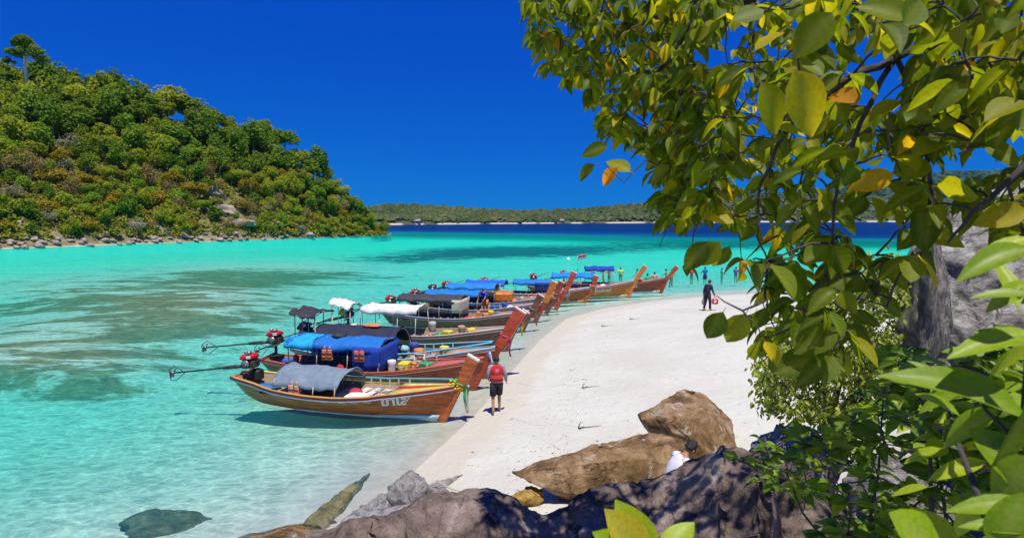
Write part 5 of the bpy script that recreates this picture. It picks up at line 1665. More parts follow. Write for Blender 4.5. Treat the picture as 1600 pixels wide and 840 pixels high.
B('b9', 913, 471, -7, 7.2, seed=9, wood=W_OR, prow_wood=W_RED, beam=1.75, prow=(1.95, .80), label="brown longtail boat with blue awning and a Thai flag pole",
  rails=(Pn(.55, .52, .58), Pn(.2, .06, .04), Pn(.5, .46, .46)), stripe=Pn(.58, .36, .22), canopies=[dict(t=(.30, .70), z=1.65, w=1.7, style='flat', col=(.01, .20, .60), curtains=[('near', .55, 1, .8, (.02, .03, .16))])], engine=dict(up=.5, slope=12), names=[("วินดี", .80, .58, .36, .012)])
B('b10', 981, 463, -6, 7.2, seed=10, wood=W_HON, beam=1.8, mid=.74, bow=1.35, prow=(2.42, 1.25), label="honey coloured longtail boat with the brightest orange prow",
  rails=(Pn(.42, .40, .50), Pn(.35, .16, .08), Pn(.45, .36, .36)), stripe=Pn(.66, .55, .36), canopies=[dict(t=(.20, .66), z=1.85, w=1.75, style='flat', col=(.005, .24, .72))], engine=dict(up=.55, slope=12), names=[("พรนิภาพร", .74, .55, .26, .008)])
B('b11', 1032, 456, -5, 7.8, seed=11, wood=W_MAH, prow_wood=W_OR, beam=1.8, mid=.72, bow=1.28, prow=(2.15, 1.25), label="farthest longtail boat at the right end of the row with navy canopy",
  rails=(Pn(.35, .10, .08), Pn(.3, .06, .04), Pn(.4, .2, .14)), stripe=Pn(.66, .62, .58), canopies=[dict(t=(.22, .52), z=2.15, w=1.6, style='flat', col=(.01, .05, .40))], engine=dict(up=.55, slope=12), names=[("ระวีดา", .70, .56, .36, .012)])

for key, cols, k, ln, lb, sd in [('b1', ((.02, .62, .12), (.04, .70, .18), (.66, .60, .52), (.05, .55, .10)), .06, .92, "bright green ribbon hanging from the nearest boat's prow", 1),
                                 ('b2', ((.02, .16, .55), (.05, .30, .70), (.45, .65, .70)), .95, .88, "blue and white cloth hanging from the second boat's bow", 2),
                                 ('b3', ((.75, .08, .22), (.72, .16, .30)), .30, .85, "pink ribbon hanging from the dark red prow", 3),
                                 ('b4', ((.70, .70, .06), (.55, .68, .08)), .35, .80, "yellow ribbon hanging just behind the dark red prow", 4),
                                 ('b5', ((.16, .34, .36), (.62, .22, .05)), .10, .95, "teal and orange ribbon on the slim dark prow", 5),
                                 ('b7', ((.68, .26, .30), (.70, .60, .58), (.6, .06, .05)), .15, .95, "pale red and white ribbon on the broad dark red prow", 6),
                                 ('b8', ((.20, .38, .55), (.66, .66, .30)), .12, .95, "light blue and cream ribbon left of the brown boat's lettering", 7),
                                 ('b9', ((.70, .58, .50), (.66, .40, .34), (.30, .32, .32)), .10, .95, "cream and salmon ribbon on the prow beside the honey coloured boat", 8),
                                 ('b11', ((.20, .20, .14), (.62, .58, .54)), .05, .95, "dark ribbon hanging from the farthest boat's prow", 9)]:
    rt, h_, inf = boats[key]
    ribbon(rt, inf, cols, k, ln, lb, sd)

def garland(key, k, col, label, seed):
    rt, h_, inf = boats[key]; r_ = random.Random(seed)
    p = inf['g0'].lerp(inf['tip'], k); dv = inf['dv']; n_ = Vector((-dv.z, 0, dv.x))
    c0 = world_of(rt, p); mb = MB()
    for i in range(60):
        a = r_.uniform(0, 6.283)
        q = p + n_ * (.22 * math.cos(a)) + Vector((0, .11 * math.sin(a), 0)) + dv * r_.uniform(-.09, .05) - Vector((.08, 0, 0))
        w0 = world_of(rt, q) - c0
        s = r_.uniform(.025, .045)
        mb.ellipsoid(w0, (s, s, s * .7), 6, 4)
    o = mb.build("garland", cloth("flower", col)); o.location = c0
    tag(o, label, "garland")
garland('b1', -.02, (.80, .55, .02), "yellow flower garland at the foot of the nearest prow", 1)
garland('b7', -.05, (.75, .65, .10), "yellow garland tied at the foot of the broad dark red prow", 2)

# ---- loose things in and on the boats
def life_jacket(key, p, rz, label, col=(.80, .30, .20)):
    rt, h_, inf = boats[key]
    e = empty("life_jacket", world_of(rt, p), rt.rotation_euler.z + rz); tag(e, label, "life jacket")
    m = cloth("vest_foam", col); 
    for s in (-1, 1):
        MB().box((s * .10, 0, -.28), (.17, .08, .40), None, 0, .03).build("front_panel", m, e)
        MB().tube([(s * .10, .02, -.10), (s * .09, .06, .0), (s * .09, .10, -.08)], .035, 6, 0, True, .6).build("shoulder_strap", m, e)
    MB().box((0, .10, -.28), (.36, .07, .42), None, 0, .03).build("back_panel", m, e)
    MB().box((0, -.045, -.24), (.38, .012, .035)).box((0, -.045, -.38), (.38, .012, .035)).build("buckle_strap", RUBBER, e)
life_jacket('b1', (6.75 * .34, -.80, 1.02), 0, "salmon orange life jacket hanging under the grey canopy")
life_jacket('b2', (7.5 * .34, -.84, 1.52), 0, "orange life jacket hanging under the blue canopy toward the stern", (.78, .22, .10))
life_jacket('b2', (7.5 * .50, -.84, 1.52), 0, "orange life jacket hanging under the blue canopy near its middle", (.78, .20, .10))

def cargo(key, p, size, mat, name, label, cat, bev=.04, rz=0, shape='box', deform=None):
    rt, h_, inf = boats[key]
    w0 = world_of(rt, p)
    if shape == 'box':
        o = MB().box((0, 0, size[2] / 2), size, None, 0, bev).build(name, mat)
    elif shape == 'sack':
        def f(d, q): return Vector((q.x * (1 + .2 * mnoise.noise(d * 2)), q.y * (1 + .2 * mnoise.noise(d * 3)), max(q.z * (1 + .25 * mnoise.noise(d * 2.5 + Vector((3, 1, 0)))), -size[2] * .3)))
        o = MB().ellipsoid((0, 0, size[2] * .3), (size[0] / 2, size[1] / 2, size[2] / 2), 14, 9, 0, None, f).build(name, mat)
    else:  # drum
        o = MB().loft([[(size[0] / 2 * k * math.cos(a), size[0] / 2 * k * math.sin(a), z * size[2]) for a in np.linspace(0, 6.283, 17)[:-1]] for k, z in ((.9, 0), (1, .05), (.96, .3), (1, .35), (.96, .65), (1, .7), (1, .95), (.9, 1), (.86, .985))]).build(name, mat)
    o.location = w0; o.rotation_euler = (0, 0, rt.rotation_euler.z + rz)
    return tag(o, label, cat)
cargo('b1', (6.75 * .565, .15, .50), (.42, .40, .24), cloth("bag_cloth", (.45, .03, .06)), "bag", "crimson cloth bag lying amidships in the nearest boat", "bag", shape='sack')
cargo('b1', (6.75 * .30, .35, .54), (.36, .30, .20), cloth("bag_cloth", (.05, .10, .35)), "bag", "blue bag behind the salmon life jacket", "bag", shape='sack')
cargo('b1', (6.75 * .13, -.15, .55), (.85, .5, .16), cloth("tarp", (.02, .14, .34)), "tarpaulin", "folded dark blue tarpaulin on the nearest boat's stern deck", "tarpaulin", shape='sack')
cargo('b1', (6.75 * .03, .1, .68), (.34, .34, .36), RUBBER, "fuel_can", "black fuel can beside the nearest boat's engine", "fuel can", .05)
cargo('b1', (6.75 * .60, -.2, .52), (.55, .50, .10), WHITE, "cool_box", "low white box on the nearest boat's bench", "box", .02)
cargo('b2', (7.5 * .63, .1, .62), (.45, .4, .3), cloth("net", (.05, .07, .04)), "net_heap", "dark green heap of net in front of the blue curtain", "net", shape='sack')
cargo('b2', (7.5 * .34, .1, 1.66), (.55, .5, .22), RUBBER, "rolled_mat", "dark rolled mat lying on the blue canopy", "mat", shape='sack')
cargo('b2', (7.5 * .40, -.75, .66), (.3, .14, .3), cloth("bag_cloth", (.55, .03, .05)), "bag", "red bag under the blue canopy", "bag", shape='sack')
cargo('b3', (7.4 * .40, -.1, 1.80), (.7, .42, .16), cloth("vest_foam", (.80, .18, .06)), "life_ring", "orange life ring lying on the navy canopy", "life ring", shape='sack')
cargo('b3', (7.4 * .62, .1, .80), (.36, .36, .42), Pn(.06, .08, .32), "drum", "dark blue drum in front of the navy canopy", "drum", shape='drum')
cargo('b3', (7.4 * .55, .35, .80), (.40, .36, .30), cloth("bag_cloth", (.25, .55, .62)), "bag", "pale teal bag under the front of the navy canopy", "bag", shape='sack')
cargo('b4', (7.7 * .56, .0, .75), (.34, .34, .45), Pn(.5, .45, .4), "drum", "pale drum in front of the white canopy", "drum", shape='drum')
cargo('b5', (7.4 * .55, -.35, .72), (.65, .55, .5), RUBBER, "tyre_heap", "black bundle beneath the cream panel", "bundle", shape='sack')
cargo('b7', (7.4 * .64, 0, .75), (1.15, 1.0, .62), hullwood(*W_HON), "wooden_chest", "varnished brown chest on the boat behind the man in blue", "chest", .12)
cargo('b4', (7.7 * -.02, -.1, 1.35), (.45, .3, .4), cloth("bag_cloth", (.72, .58, .02)), "bag", "yellow bag hung by the white canopied boat's engine", "bag", shape='sack')

def clutter():
    r_ = random.Random(77)
    kinds = [("crate", "crate", (.42, .34, .26), 'box'), ("fuel_can", "fuel can", (.26, .18, .34), 'box'), ("bag", "bag", (.45, .36, .3), 'sack'), ("drum", "drum", (.32, .32, .42), 'drum'), ("rope_heap", "rope heap", (.5, .45, .2), 'sack')]
    cols = [("red", (.50, .03, .03)), ("yellow", (.70, .52, .04)), ("white", (.70, .68, .64)), ("blue", (.03, .12, .50)), ("green", (.05, .30, .10)), ("orange", (.70, .24, .04)), ("black", (.02, .02, .022)), ("tan", (.42, .32, .20))]
    where = {'b2': "blue curtained second boat", 'b3': "navy canopied third boat", 'b4': "white canopied boat", 'b5': "charcoal canopied boat", 'b6': "boat with the man in blue", 'b7': "boat with the broad red prow", 'b8': "half white half blue canopied boat", 'b9': "boat with the flag", 'b10': "honey coloured boat", 'b11': "farthest boat"}
    for key, wh in where.items():
        rt, h_, inf = boats[key]; used = set()
        for i in range(6):
            t = (.06, .13, .62, .68, .74, .79)[i] + r_.uniform(-.015, .015)
            kn = r_.choice(kinds); cn = r_.choice(cols)
            if (kn[1], cn[0]) in used: continue
            used.add((kn[1], cn[0]))
            sz = tuple(k * r_.uniform(.8, 1.2) for k in kn[2])
            y = r_.uniform(-.35, .35) * (1 if t < .7 else .6)
            cargo(key, (h_.L * t, y, lerp_tab(t, h_.g) * .80 + .02 if t < .3 else lerp_tab(t, h_.g) - .16), sz, cloth("bag_cloth", cn[1]) if kn[3] == 'sack' else paint(cn[1]), kn[0], cn[0] + " " + kn[1] + (" at the stern of the " if t < .3 else " toward the bow of the ") + wh, kn[1], .03, r_.uniform(0, 3), kn[3])
clutter()

# boarding ladder leaning on the dark red hull
def ladder():
    rt, h_, inf = boats['b3']
    a = world_of(rt, h_.gun(.70, -1, .06, .05)); e = empty("ladder", (a.x, a.y, 0), rt.rotation_euler.z); tag(e, "white boarding ladder hooked over the dark red boat's side", "ladder")
    zt = a.z
    for s in (-.19, .19): MB().tube([(s, -.06, .05), (s, -.02, zt - .1), (s, .0, zt + .12), (s, .14, zt + .12)], .022, 6).build("rail", WHITE, e)
    for k in range(4): MB().tube([(-.19, -.05 + .01 * k, .12 + .27 * k), (.19, -.05 + .01 * k, .12 + .27 * k)], .018, 6).build("rung", WHITE, e)
ladder()

# Thai flag on its pole
def flag():
    rt, h_, inf = boats['b9']
    b = world_of(rt, (7.2 * .93, .15, .9))
    e = empty("flag", b); tag(e, "Thai flag flying from a thin pole above the brown boat", "flag")
    top = pt(918, 399, b.y); hgt = top[2] - b.z
    MB().tube([(0, 0, 0), (0, 0, hgt)], [.018, .012], 6).build("pole", STEEL, e)
    cl = [(.55, .02, .03), (.75, .74, .76), (.03, .03, .20), (.75, .74, .76), (.55, .02, .03)]
    hs = [0, 1 / 6, 1 / 3, 2 / 3, 5 / 6, 1]
    for i, c in enumerate(cl):
        P = []
        for j in range(9):
            x = .62 * j / 8
            P.append([(x, .05 * math.sin(x * 9), hgt - .02 - .36 * hs[i + q] + x * .35 + .03 * math.sin(x * 7)) for q in (0, 1)])
        solid(MB().grid(P).build("stripe", cloth("flag_cloth", c, .8, .3), e), .004)
flag()

# ---- anchors with their lines on the sand
def anchor(u, v, a_deg, to, label):
    g = on_ground(u, v); e = empty("anchor", (g[0], g[1], g[2]), R(a_deg)); tag(e, label, "anchor")
    e.scale = (.62,) * 3
    MB().tube([(0, 0, .03), (.55, 0, .05), (.95, 0, .06)], [.025, .022, .022], 6).tube([(.95, -.18, .05), (.95, .18, .05)], .018, 6).build("shank", IRON, e)
    MB().tube([(.12, -.26, .20), (.0, -.16, .07), (-.06, 0, .03), (.0, .16, .07), (.12, .26, .20)], [.012, .022, .028, .022, .012], 6).build("fluke", IRON, e)
    w_ = on_ground(*to); p0 = np.array((g[0] + .9 * math.cos(R(a_deg)) if False else g[0], g[1], g[2] + .03))
    pts = []
    for k in range(26):
        q = k / 25; x, y = g[0] * (1 - q) + w_[0] * q, g[1] * (1 - q) + w_[1] * q
        y += .35 * math.sin(q * 5.0 + u) * math.sin(math.pi * q)
        pts.append((x - g[0], y - g[1], max(gh(x, y), -.02) + .012 - g[2]))
    o = MB().tube(pts, .005, 5).build("anchor_rope", ROPE_W); o.location = V(g); tag(o, "thin rope leading to the " + label.replace(" on the sand", ""), "rope")
anchor(912, 606, 12, (808, 598), "small iron anchor on the sand left of the airy bush")
anchor(906, 669, 8, (798, 652), "small iron anchor nearest the wedge shaped boulder")
anchor(941, 510, 12, (860, 520), "small iron anchor on the sand below the red boats")
anchor(985, 499, 10, (930, 496), "farthest small iron anchor high on the sand")
g = on_ground(672, 774)
pts = [(.20 * math.cos(a) * (1 + .1 * math.sin(3 * a)), .14 * math.sin(a), .05 + .03 * math.sin(2 * a)) for a in np.linspace(0, 7.5, 30)] + [(.35, -.12, .05), (.7, -.3, .05)]
o = MB().tube(pts, .014, 6).build("rope_loop", ROPE); o.location = (g[0] + .1, g[1], g[2] + .16); tag(o, "loop of white rope lying over the small rocks", "rope")

# shells, coral bits and twigs scattered on the sand: one mass
def litter():
    r_ = np.random.RandomState(8); T = []
    while len(T) < 600:
        u, v = r_.uniform(640, 1300), r_.uniform(470, 790)
        g = on_ground(u, v) if False else None
        p = gp(u, v, .5); s = shore_sd(np.array([p[0]]), np.array([p[1]]))[0]
        if s < .8 or (len(T) % 2 and not 2.2 < s < 3.4): continue
        T.append((p[0], p[1], gh(p[0], p[1]) + .004))
    T = np.array(T); n = len(T); S = np.exp(r_.normal(-4.6, .55, n))
    th = r_.uniform(0, 6.28, n); M = np.zeros((n, 3, 3)); M[:, 0, 0] = np.cos(th); M[:, 0, 1] = -np.sin(th); M[:, 1, 0] = np.sin(th); M[:, 1, 1] = np.cos(th); M[:, 2, 2] = .5
    M[:, :, 0] *= r_.uniform(1, 3, n)[:, None]
    M *= S[:, None, None]
    bm = bmesh.new(); bmesh.ops.create_icosphere(bm, subdivisions=1, radius=1); displaced(bm, .3, 2, 3)
    bv = np.array([v.co for v in bm.verts]); bf = [tuple(v.index for v in f.verts) for f in bm.faces]; bm.free()
    mt = crown_mat("beach_litter", (.12, .08, .05), (.35, .28, .22), (.6, .55, .5), .0)
    tag(mobj("litter", bulk_mesh("litter", bv, bf, M, T, mt, {"tint": r_.rand(n)}, False)), "bits of coral, shell and twig scattered on the sand", kind='stuff')
litter()

# ================================================================== people
SKIN = pm("skin", [(.3, (.30, .15, .085)), (.7, (.42, .22, .13))], 9, (1, 1, 1), .55)
SKIN_L = pm("fair_skin", [(.3, (.45, .27, .18)), (.7, (.58, .36, .26))], 9, (1, 1, 1), .55)
HAIR = pm("black_hair", [(.3, (.008, .007, .006)), (.7, (.025, .02, .018))], 30, (1, 1, 3), .45, .4)

def skin_body(name, verts, edges, mat, parent, sub=2):
    me = bpy.data.meshes.new(name)
    me.from_pydata([v[0] for v in verts], edges, [])
    o = bpy.data.objects.new(name, me); link(o)
    md = o.modifiers.new("skin", 'SKIN'); md.branch_smoothing = .4; md.use_smooth_shade = True
    for i, v in enumerate(verts):
        s = me.skin_vertices[0].data[i]; r_ = v[1]
        s.radius = r_ if isinstance(r_, tuple) else (r_, r_); s.use_root = (i == 0)
    sd = o.modifiers.new("sub", 'SUBSURF'); sd.levels = sub; sd.render_levels = sub
    bpy.context.view_layer.update()
    ev = bpy.data.meshes.new_from_object(o.evaluated_get(bpy.context.evaluated_depsgraph_get()))
    bpy.data.objects.remove(o); bpy.data.meshes.remove(me)
    ev.materials.clear(); ev.materials.append(mat); ev.name = name
    ev.polygons.foreach_set("use_smooth", np.ones(len(ev.polygons), bool))
    return ev

def person(label, loc, rz, J, skin=SKIN, group=None, shirt=None, shorts=None, trousers=None, cap=None, vest=None, hands=True, hair=True, headturn=(0, 0), scale=1.0, sub=2, long_sleeve=False):
    """J: joints in the figure's own frame, x right, y forward, z up, feet at 0"""
    root = empty("person", loc, rz); root.scale = (scale,) * 3
    tag(root, label, "person", group)
    Vv = lambda k: Vector(J[k])
    vs = [(Vv('pelvis'), (.15, .105)), (Vv('waist'), (.13, .095)), (Vv('chest'), (.155, .105)), (Vv('collar'), (.11, .08)), (Vv('neck'), .055), (Vv('skull'), .058)]
    ed = [(0, 1), (1, 2), (2, 3), (3, 4), (4, 5)]
    for s in ('L', 'R'):
        b = len(vs)
        vs += [(Vv('sh' + s), .058), (Vv('el' + s), .042), (Vv('wr' + s), .028), (Vv('wr' + s) + (Vv('wr' + s) - Vv('el' + s)).normalized() * .08, (.036, .020))]
        ed += [(3, b), (b, b + 1), (b + 1, b + 2), (b + 2, b + 3)]
        b = len(vs)
        an = Vv('an' + s); toe = Vv('toe' + s)
        vs += [(Vv('hip' + s), .088), (Vv('kn' + s), .058), (an, .038), (toe, (.042, .025))]
        ed += [(0, b), (b, b + 1), (b + 1, b + 2), (b + 2, b + 3)]
    me = skin_body("body", vs, ed, skin, root, sub)
    # head and fingers joined on to the same surface mesh
    hd = Vv('head'); mb = MB()
    rot = Matrix.Rotation(headturn[0], 3, 'Z') @ Matrix.Rotation(headturn[1], 3, 'X')
    def face(d, q):
        q = q.copy()
        if d.y > .2 and d.z < .2: q.x *= 1 - .22 * max(0, -d.z + .1)
        if d.z < -.5: q.y *= 1.0 + .10 * max(0, d.y)
        q.y += .022 * math.exp(-((d.x / .16) ** 2 + ((d.z + .10) / .22) ** 2)) * (d.y > 0)          # nose
        q.y -= .010 * (math.exp(-(((abs(d.x) - .36) / .16) ** 2 + ((d.z - .12) / .12) ** 2))) * (d.y > 0)  # eye sockets
        q.y += .006 * math.exp(-((d.x / .25) ** 2 + ((d.z + .48) / .09) ** 2)) * (d.y > 0)           # lips
        return q
    mb.ellipsoid(hd, (.076, .096, .118), 20, 14, 0, rot, face)
    for s in (-1, 1): mb.ellipsoid(hd + rot @ Vector((s * .077, -.008, -.008)), (.013, .022, .032), 8, 6, 0, rot)
    if hands:
        for s in ('L', 'R'):
            w_ = Vv('wr' + s); d = (w_ - Vv('el' + s)).normalized(); pm0 = w_ + d * .085
            side = d.cross(Vector((0, 1, 0)));  side = side.normalized() if side.length > .1 else Vector((1, 0, 0))
            up = side.cross(d).normalized()
            for k, ln in enumerate((.070, .080, .075, .058)):
                o_ = up * ((k - 1.5) * -.017); cv = side * (.012 + .004 * k)
                mb.tube([pm0 + o_ - d * .015, pm0 + o_ + d * ln * .5, pm0 + o_ + d * ln * .85 + cv, pm0 + o_ + d * ln * .95 + cv * 2], [.009, .0085, .008, .006], 6)
            mb.tube([w_ + d * .03 + up * .02, w_ + d * .065 + up * .045, w_ + d * .10 + up * .052], [.011, .010, .007], 6)
    bm = bmesh.new(); bm.from_mesh(me); t2 = mb.mesh("tmp", skin); bm.from_mesh(t2); bm.to_mesh(me); bm.free(); bpy.data.meshes.remove(t2)
    me.polygons.foreach_set("use_smooth", np.ones(len(me.polygons), bool))
    body = mobj("body", me, None, root)
    eye = MB()
    for s in (-1, 1): eye.ellipsoid(hd + rot @ Vector((s * .03, .080, .012)), (.011, .008, .007), 8, 6)
    eye.build("eyes" if False else "eye_pair", RUBBER, body)
    if hair:
        def hf(d, q):
            k = 1.0
            if d.y > .35 and d.z < .45: k = .80
            if d.z < -.45: k = .78
            return q * (k + .04 * mnoise.noise(d * 6))
        MB().ellipsoid(hd + rot @ Vector((0, -.010, .016)), (.088, .104, .122), 18, 12, 0, rot, hf).build("hair", HAIR, body)
    def torso(m, name, lo, grow, sleeves):
        p, wv, c, cl = Vv('pelvis'), Vv('waist'), Vv('chest'), Vv('collar')
        rows = []
        chain = [(p.lerp(wv, lo), .165 + grow, .118 + grow), (wv, .150 + grow, .112 + grow), (wv.lerp(c, .55), .168 + grow, .125 + grow), (c, .185 + grow, .128 + grow), (c.lerp(cl, .6), .175 + grow, .110 + grow), (cl + (cl - c) * .15, .12 + grow * .6, .075 + grow), (cl + (cl - c) * .35, .062 + grow, .06 + grow)]
        sd = (Vv('shR') - Vv('shL')).normalized()
        for q, rx, ry in chain:
            ax = (cl - p).normalized(); fw = ax.cross(sd).normalized() * -1
            rows.append([q + sd * (rx * math.cos(a)) + fw * (ry * math.sin(a)) for a in np.linspace(0, 6.283, 19)[:-1]])
        mbb = MB().loft(rows)
        if sleeves:
            for s in ('L', 'R'):
                a, b, w_ = Vv('sh' + s), Vv('el' + s), Vv('wr' + s)
                if sleeves > 1: mbb.tube([cl.lerp(a, .55), a, a.lerp(b, .5), b, b.lerp(w_, .5), w_], [.075, .076, .064, .056, .048, .040], 10)
                else: mbb.tube([cl.lerp(a, .55), a, a.lerp(b, .35), a.lerp(b, .62)], [.075, .076, .070, .066], 10)
        return mbb.build(name, m, root)
    if shirt: torso(shirt, "shirt", .0, .008, 2 if long_sleeve else 1)
    if vest:
        v_ = torso(vest[0], "life_vest", .35, .040, 0)
        c, wv = Vv('chest'), Vv('waist')
        for k in (.05, .32): 
            q = wv.lerp(c, k); MB().loft([[(q.x + .212 * math.cos(a), q.y + .170 * math.sin(a), q.z + dz) for a in np.linspace(0, 6.283, 25)[:-1]] for dz in (-.016, .016)], 0, False).build("strap", vest[1], v_)
        # pale printed emblem on the back, with rays
        em = MB()
        for k in range(8):
            a = k * .785; r0, r1 = .02, .085
            q0 = c + Vector((0, -.178, .03))
            em.add([q0 + Vector((math.cos(a - .25) * r0, 0, math.sin(a - .25) * r0)), q0 + Vector((math.cos(a) * r1, .004, math.sin(a) * r1)), q0 + Vector((math.cos(a + .25) * r0, 0, math.sin(a + .25) * r0))], [(0, 1, 2)], 0, False)
        solid(em.build("emblem", WHITE, v_), .004)
    leg = trousers or shorts
    if leg:
        mbb = MB(); p, wv = Vv('pelvis'), Vv('waist')
        mbb.loft([[q + Vector((rx * math.cos(a), ry * math.sin(a), 0)) for a in np.linspace(0, 6.283, 17)[:-1]] for q, rx, ry in ((p + Vector((0, 0, -.10)), .165, .12), (p, .172, .128), (p.lerp(wv, .55), .160, .120))])
        for s in ('L', 'R'):
            a, b, c = Vv('hip' + s), Vv('kn' + s), Vv('an' + s)
            if trousers: mbb.tube([a + Vector((0, 0, .03)), a.lerp(b, .5), b, b.lerp(c, .5), b.lerp(c, .93)], [.105, .095, .080, .068, .062], 12)
            else: mbb.tube([a + Vector((0, 0, .03)), a.lerp(b, .4), a.lerp(b, .85)], [.108, .104, .098], 12)
        mbb.build("trousers" if trousers else "shorts", leg, root)
    if cap:
        cp = MB().ellipsoid(hd + rot @ Vector((0, -.004, .035)), (.092, .108, .095), 16, 10, 0, rot, lambda d, q: Vector((q.x, q.y, max(q.z, -.005))))
        cp.loft([[hd + rot @ Vector((.075 * math.cos(a), .07 + .10 * math.sin(a), .045 + dz)) for a in np.linspace(0, math.pi, 9)] for dz in (-.006, .006)])
        cp.build("cap", cap, root)
    return root

def stand(**k):
    J = dict(pelvis=(0, 0, .93), waist=(0, 0, 1.10), chest=(0, .01, 1.30), collar=(0, 0, 1.43), neck=(0, .005, 1.49), skull=(0, .02, 1.56), head=(0, .025, 1.60),
             shL=(-.185, 0, 1.40), elL=(-.23, -.03, 1.12), wrL=(-.24, .04, .88), shR=(.185, 0, 1.40), elR=(.23, -.03, 1.12), wrR=(.24, .04, .88),
             hipL=(-.095, 0, .88), knL=(-.10, .02, .48), anL=(-.10, -.02, .075), toeL=(-.115, .13, .03), hipR=(.095, 0, .88), knR=(.10, .02, .48), anR=(.10, -.02, .075), toeR=(.115, .13, .03))
    J.update(k); return J

# man in a red life vest walking away along the waterline
g = on_ground(776, 645)
person("man in a red life vest and black shorts walking away along the waterline", g, R(8), stand(elL=(-.26, -.02, 1.14), wrL=(-.22, .16, 1.0), elR=(.27, -.02, 1.13), wrR=(.30, .12, .95), knL=(-.11, -.02, .48), anL=(-.12, -.20, .11), toeL=(-.125, -.08, .03), knR=(.09, .12, .50), anR=(.10, .12, .075), toeR=(.11, .27, .03)),
       shirt=cloth("grey_shirt", (.30, .30, .36)), shorts=cloth("black_shorts", (.012, .014, .025)), vest=(cloth("red_vest", (.55, .012, .03)), cloth("vest_strap", (.62, .16, .05))), scale=1.0, long_sleeve=True)
# man in dark clothes carrying a red can
g = on_ground(1105, 485)
man = person("man in navy clothes and cap carrying a red can across the sand", g, R(-60), stand(chest=(0, .05, 1.29), collar=(0, .07, 1.42), neck=(0, .09, 1.48), skull=(0, .12, 1.54), head=(0, .14, 1.58), shL=(-.185, .06, 1.38), shR=(.185, .06, 1.38), elR=(.25, .10, 1.12), wrR=(.27, .22, .90), elL=(-.26, .0, 1.1), wrL=(-.27, .0, .86), knL=(-.1, -.04, .48), anL=(-.1, -.16, .10), toeL=(-.11, -.03, .03), knR=(.1, .1, .5), anR=(.1, .1, .075), toeR=(.11, .25, .03)),
       shirt=cloth("navy_shirt", (.012, .014, .05)), trousers=cloth("navy_trousers", (.02, .015, .035)), cap=cloth("cap_cloth", (.03, .035, .02)), scale=1.04, long_sleeve=True)
Mm = Matrix.Translation(man.location) @ man.rotation_euler.to_matrix().to_4x4()
hp = Mm @ Vector((.29, .30, .80))
e = empty("jerry_can", (hp.x, hp.y, hp.z - .42), R(-20)); tag(e, "red plastic jerry can held by the man in navy", "jerry can")
MB().box((0, 0, .17), (.34, .19, .34), None, 0, .05).build("tank", Pn(.62, .03, .03), e); MB().tube([(-.09, 0, .33), (-.08, 0, .42), (.08, 0, .42), (.09, 0, .33)], .016, 6).build("handle", Pn(.62, .03, .03), e); MB().box((0, -.097, .18), (.14, .006, .14), None, 0, 0).build("label_panel", WHITE, e)
hp = Mm @ Vector((-.27, .02, .76)); e = empty("bag", (hp.x, hp.y, hp.z)); tag(e, "pale sack held in the left hand of the man in navy", "bag")
MB().ellipsoid((0, 0, -.24), (.14, .11, .24), 12, 9, 0, None, lambda d, q: Vector((q.x * (1.1 - .5 * max(0, d.z)), q.y, q.z))).build("sack", cloth("sack_cloth", (.45, .44, .45)), e)
# man sitting behind the dark boulder, head bowed to the right
sp_ = pt(1048, 713, 8.4)
sit = stand(pelvis=(0, 0, .10), waist=(0, .03, .28), chest=(0, .13, .48), collar=(0, .20, .60), neck=(0, .25, .66), skull=(0, .30, .71), head=(0, .34, .735), shL=(-.185, .19, .57), elL=(-.24, .30, .32), wrL=(-.12, .50, .28), shR=(.185, .19, .57), elR=(.24, .30, .32), wrR=(.12, .50, .28),
            hipL=(-.1, .05, .08), knL=(-.14, .45, .22), anL=(-.13, .62, -.18), toeL=(-.13, .76, -.22), hipR=(.1, .05, .08), knR=(.14, .45, .22), anR=(.13, .62, -.18), toeR=(.13, .76, -.22))
person("black haired man in a white shirt sitting bowed behind the dark boulder", (sp_[0], sp_[1], sp_[2] - .64), R(-78), sit, shirt=cloth("white_shirt", (.72, .70, .78)), shorts=cloth("grey_shorts", (.1, .1, .12)), headturn=(0, R(-28)), sub=2)
boulder((sp_[0] + .1, sp_[1] + .1, sp_[2] - .85), (.6, .5, .42), 91, GREYROCK, "rounded rock the bowed man sits on", rz=.4)
# man in blue working in a boat
rt, h_, inf = boats['b6']
p = world_of(rt, (7.3 * .60, -.15, .34))
bend = stand(chest=(0, .16, 1.24), collar=(0, .25, 1.34), neck=(0, .31, 1.38), skull=(0, .36, 1.42), head=(0, .40, 1.45), waist=(0, .06, 1.09), shL=(-.185, .22, 1.31), shR=(.185, .22, 1.31), elL=(-.24, .38, 1.08), wrL=(-.18, .52, .92), elR=(.24, .38, 1.08), wrR=(.18, .52, .92))
person("man in a bright blue shirt bending over in the boats", p, R(150), bend, shirt=cloth("blue_shirt", (.02, .05, .62)), shorts=cloth("orange_shorts", (.70, .28, .05)), trousers=None, sub=1)
rt, h_, inf = boats['b9']
p = world_of(rt, (7.2 * .78, .05, .1))
person("person in a yellow shirt sitting in the brown boat", (p.x, p.y, p.z + .45), R(120), sit, shirt=cloth("yellow_shirt", (.75, .60, .03)), shorts=cloth("dark_shorts", (.03, .03, .05)), sub=1)

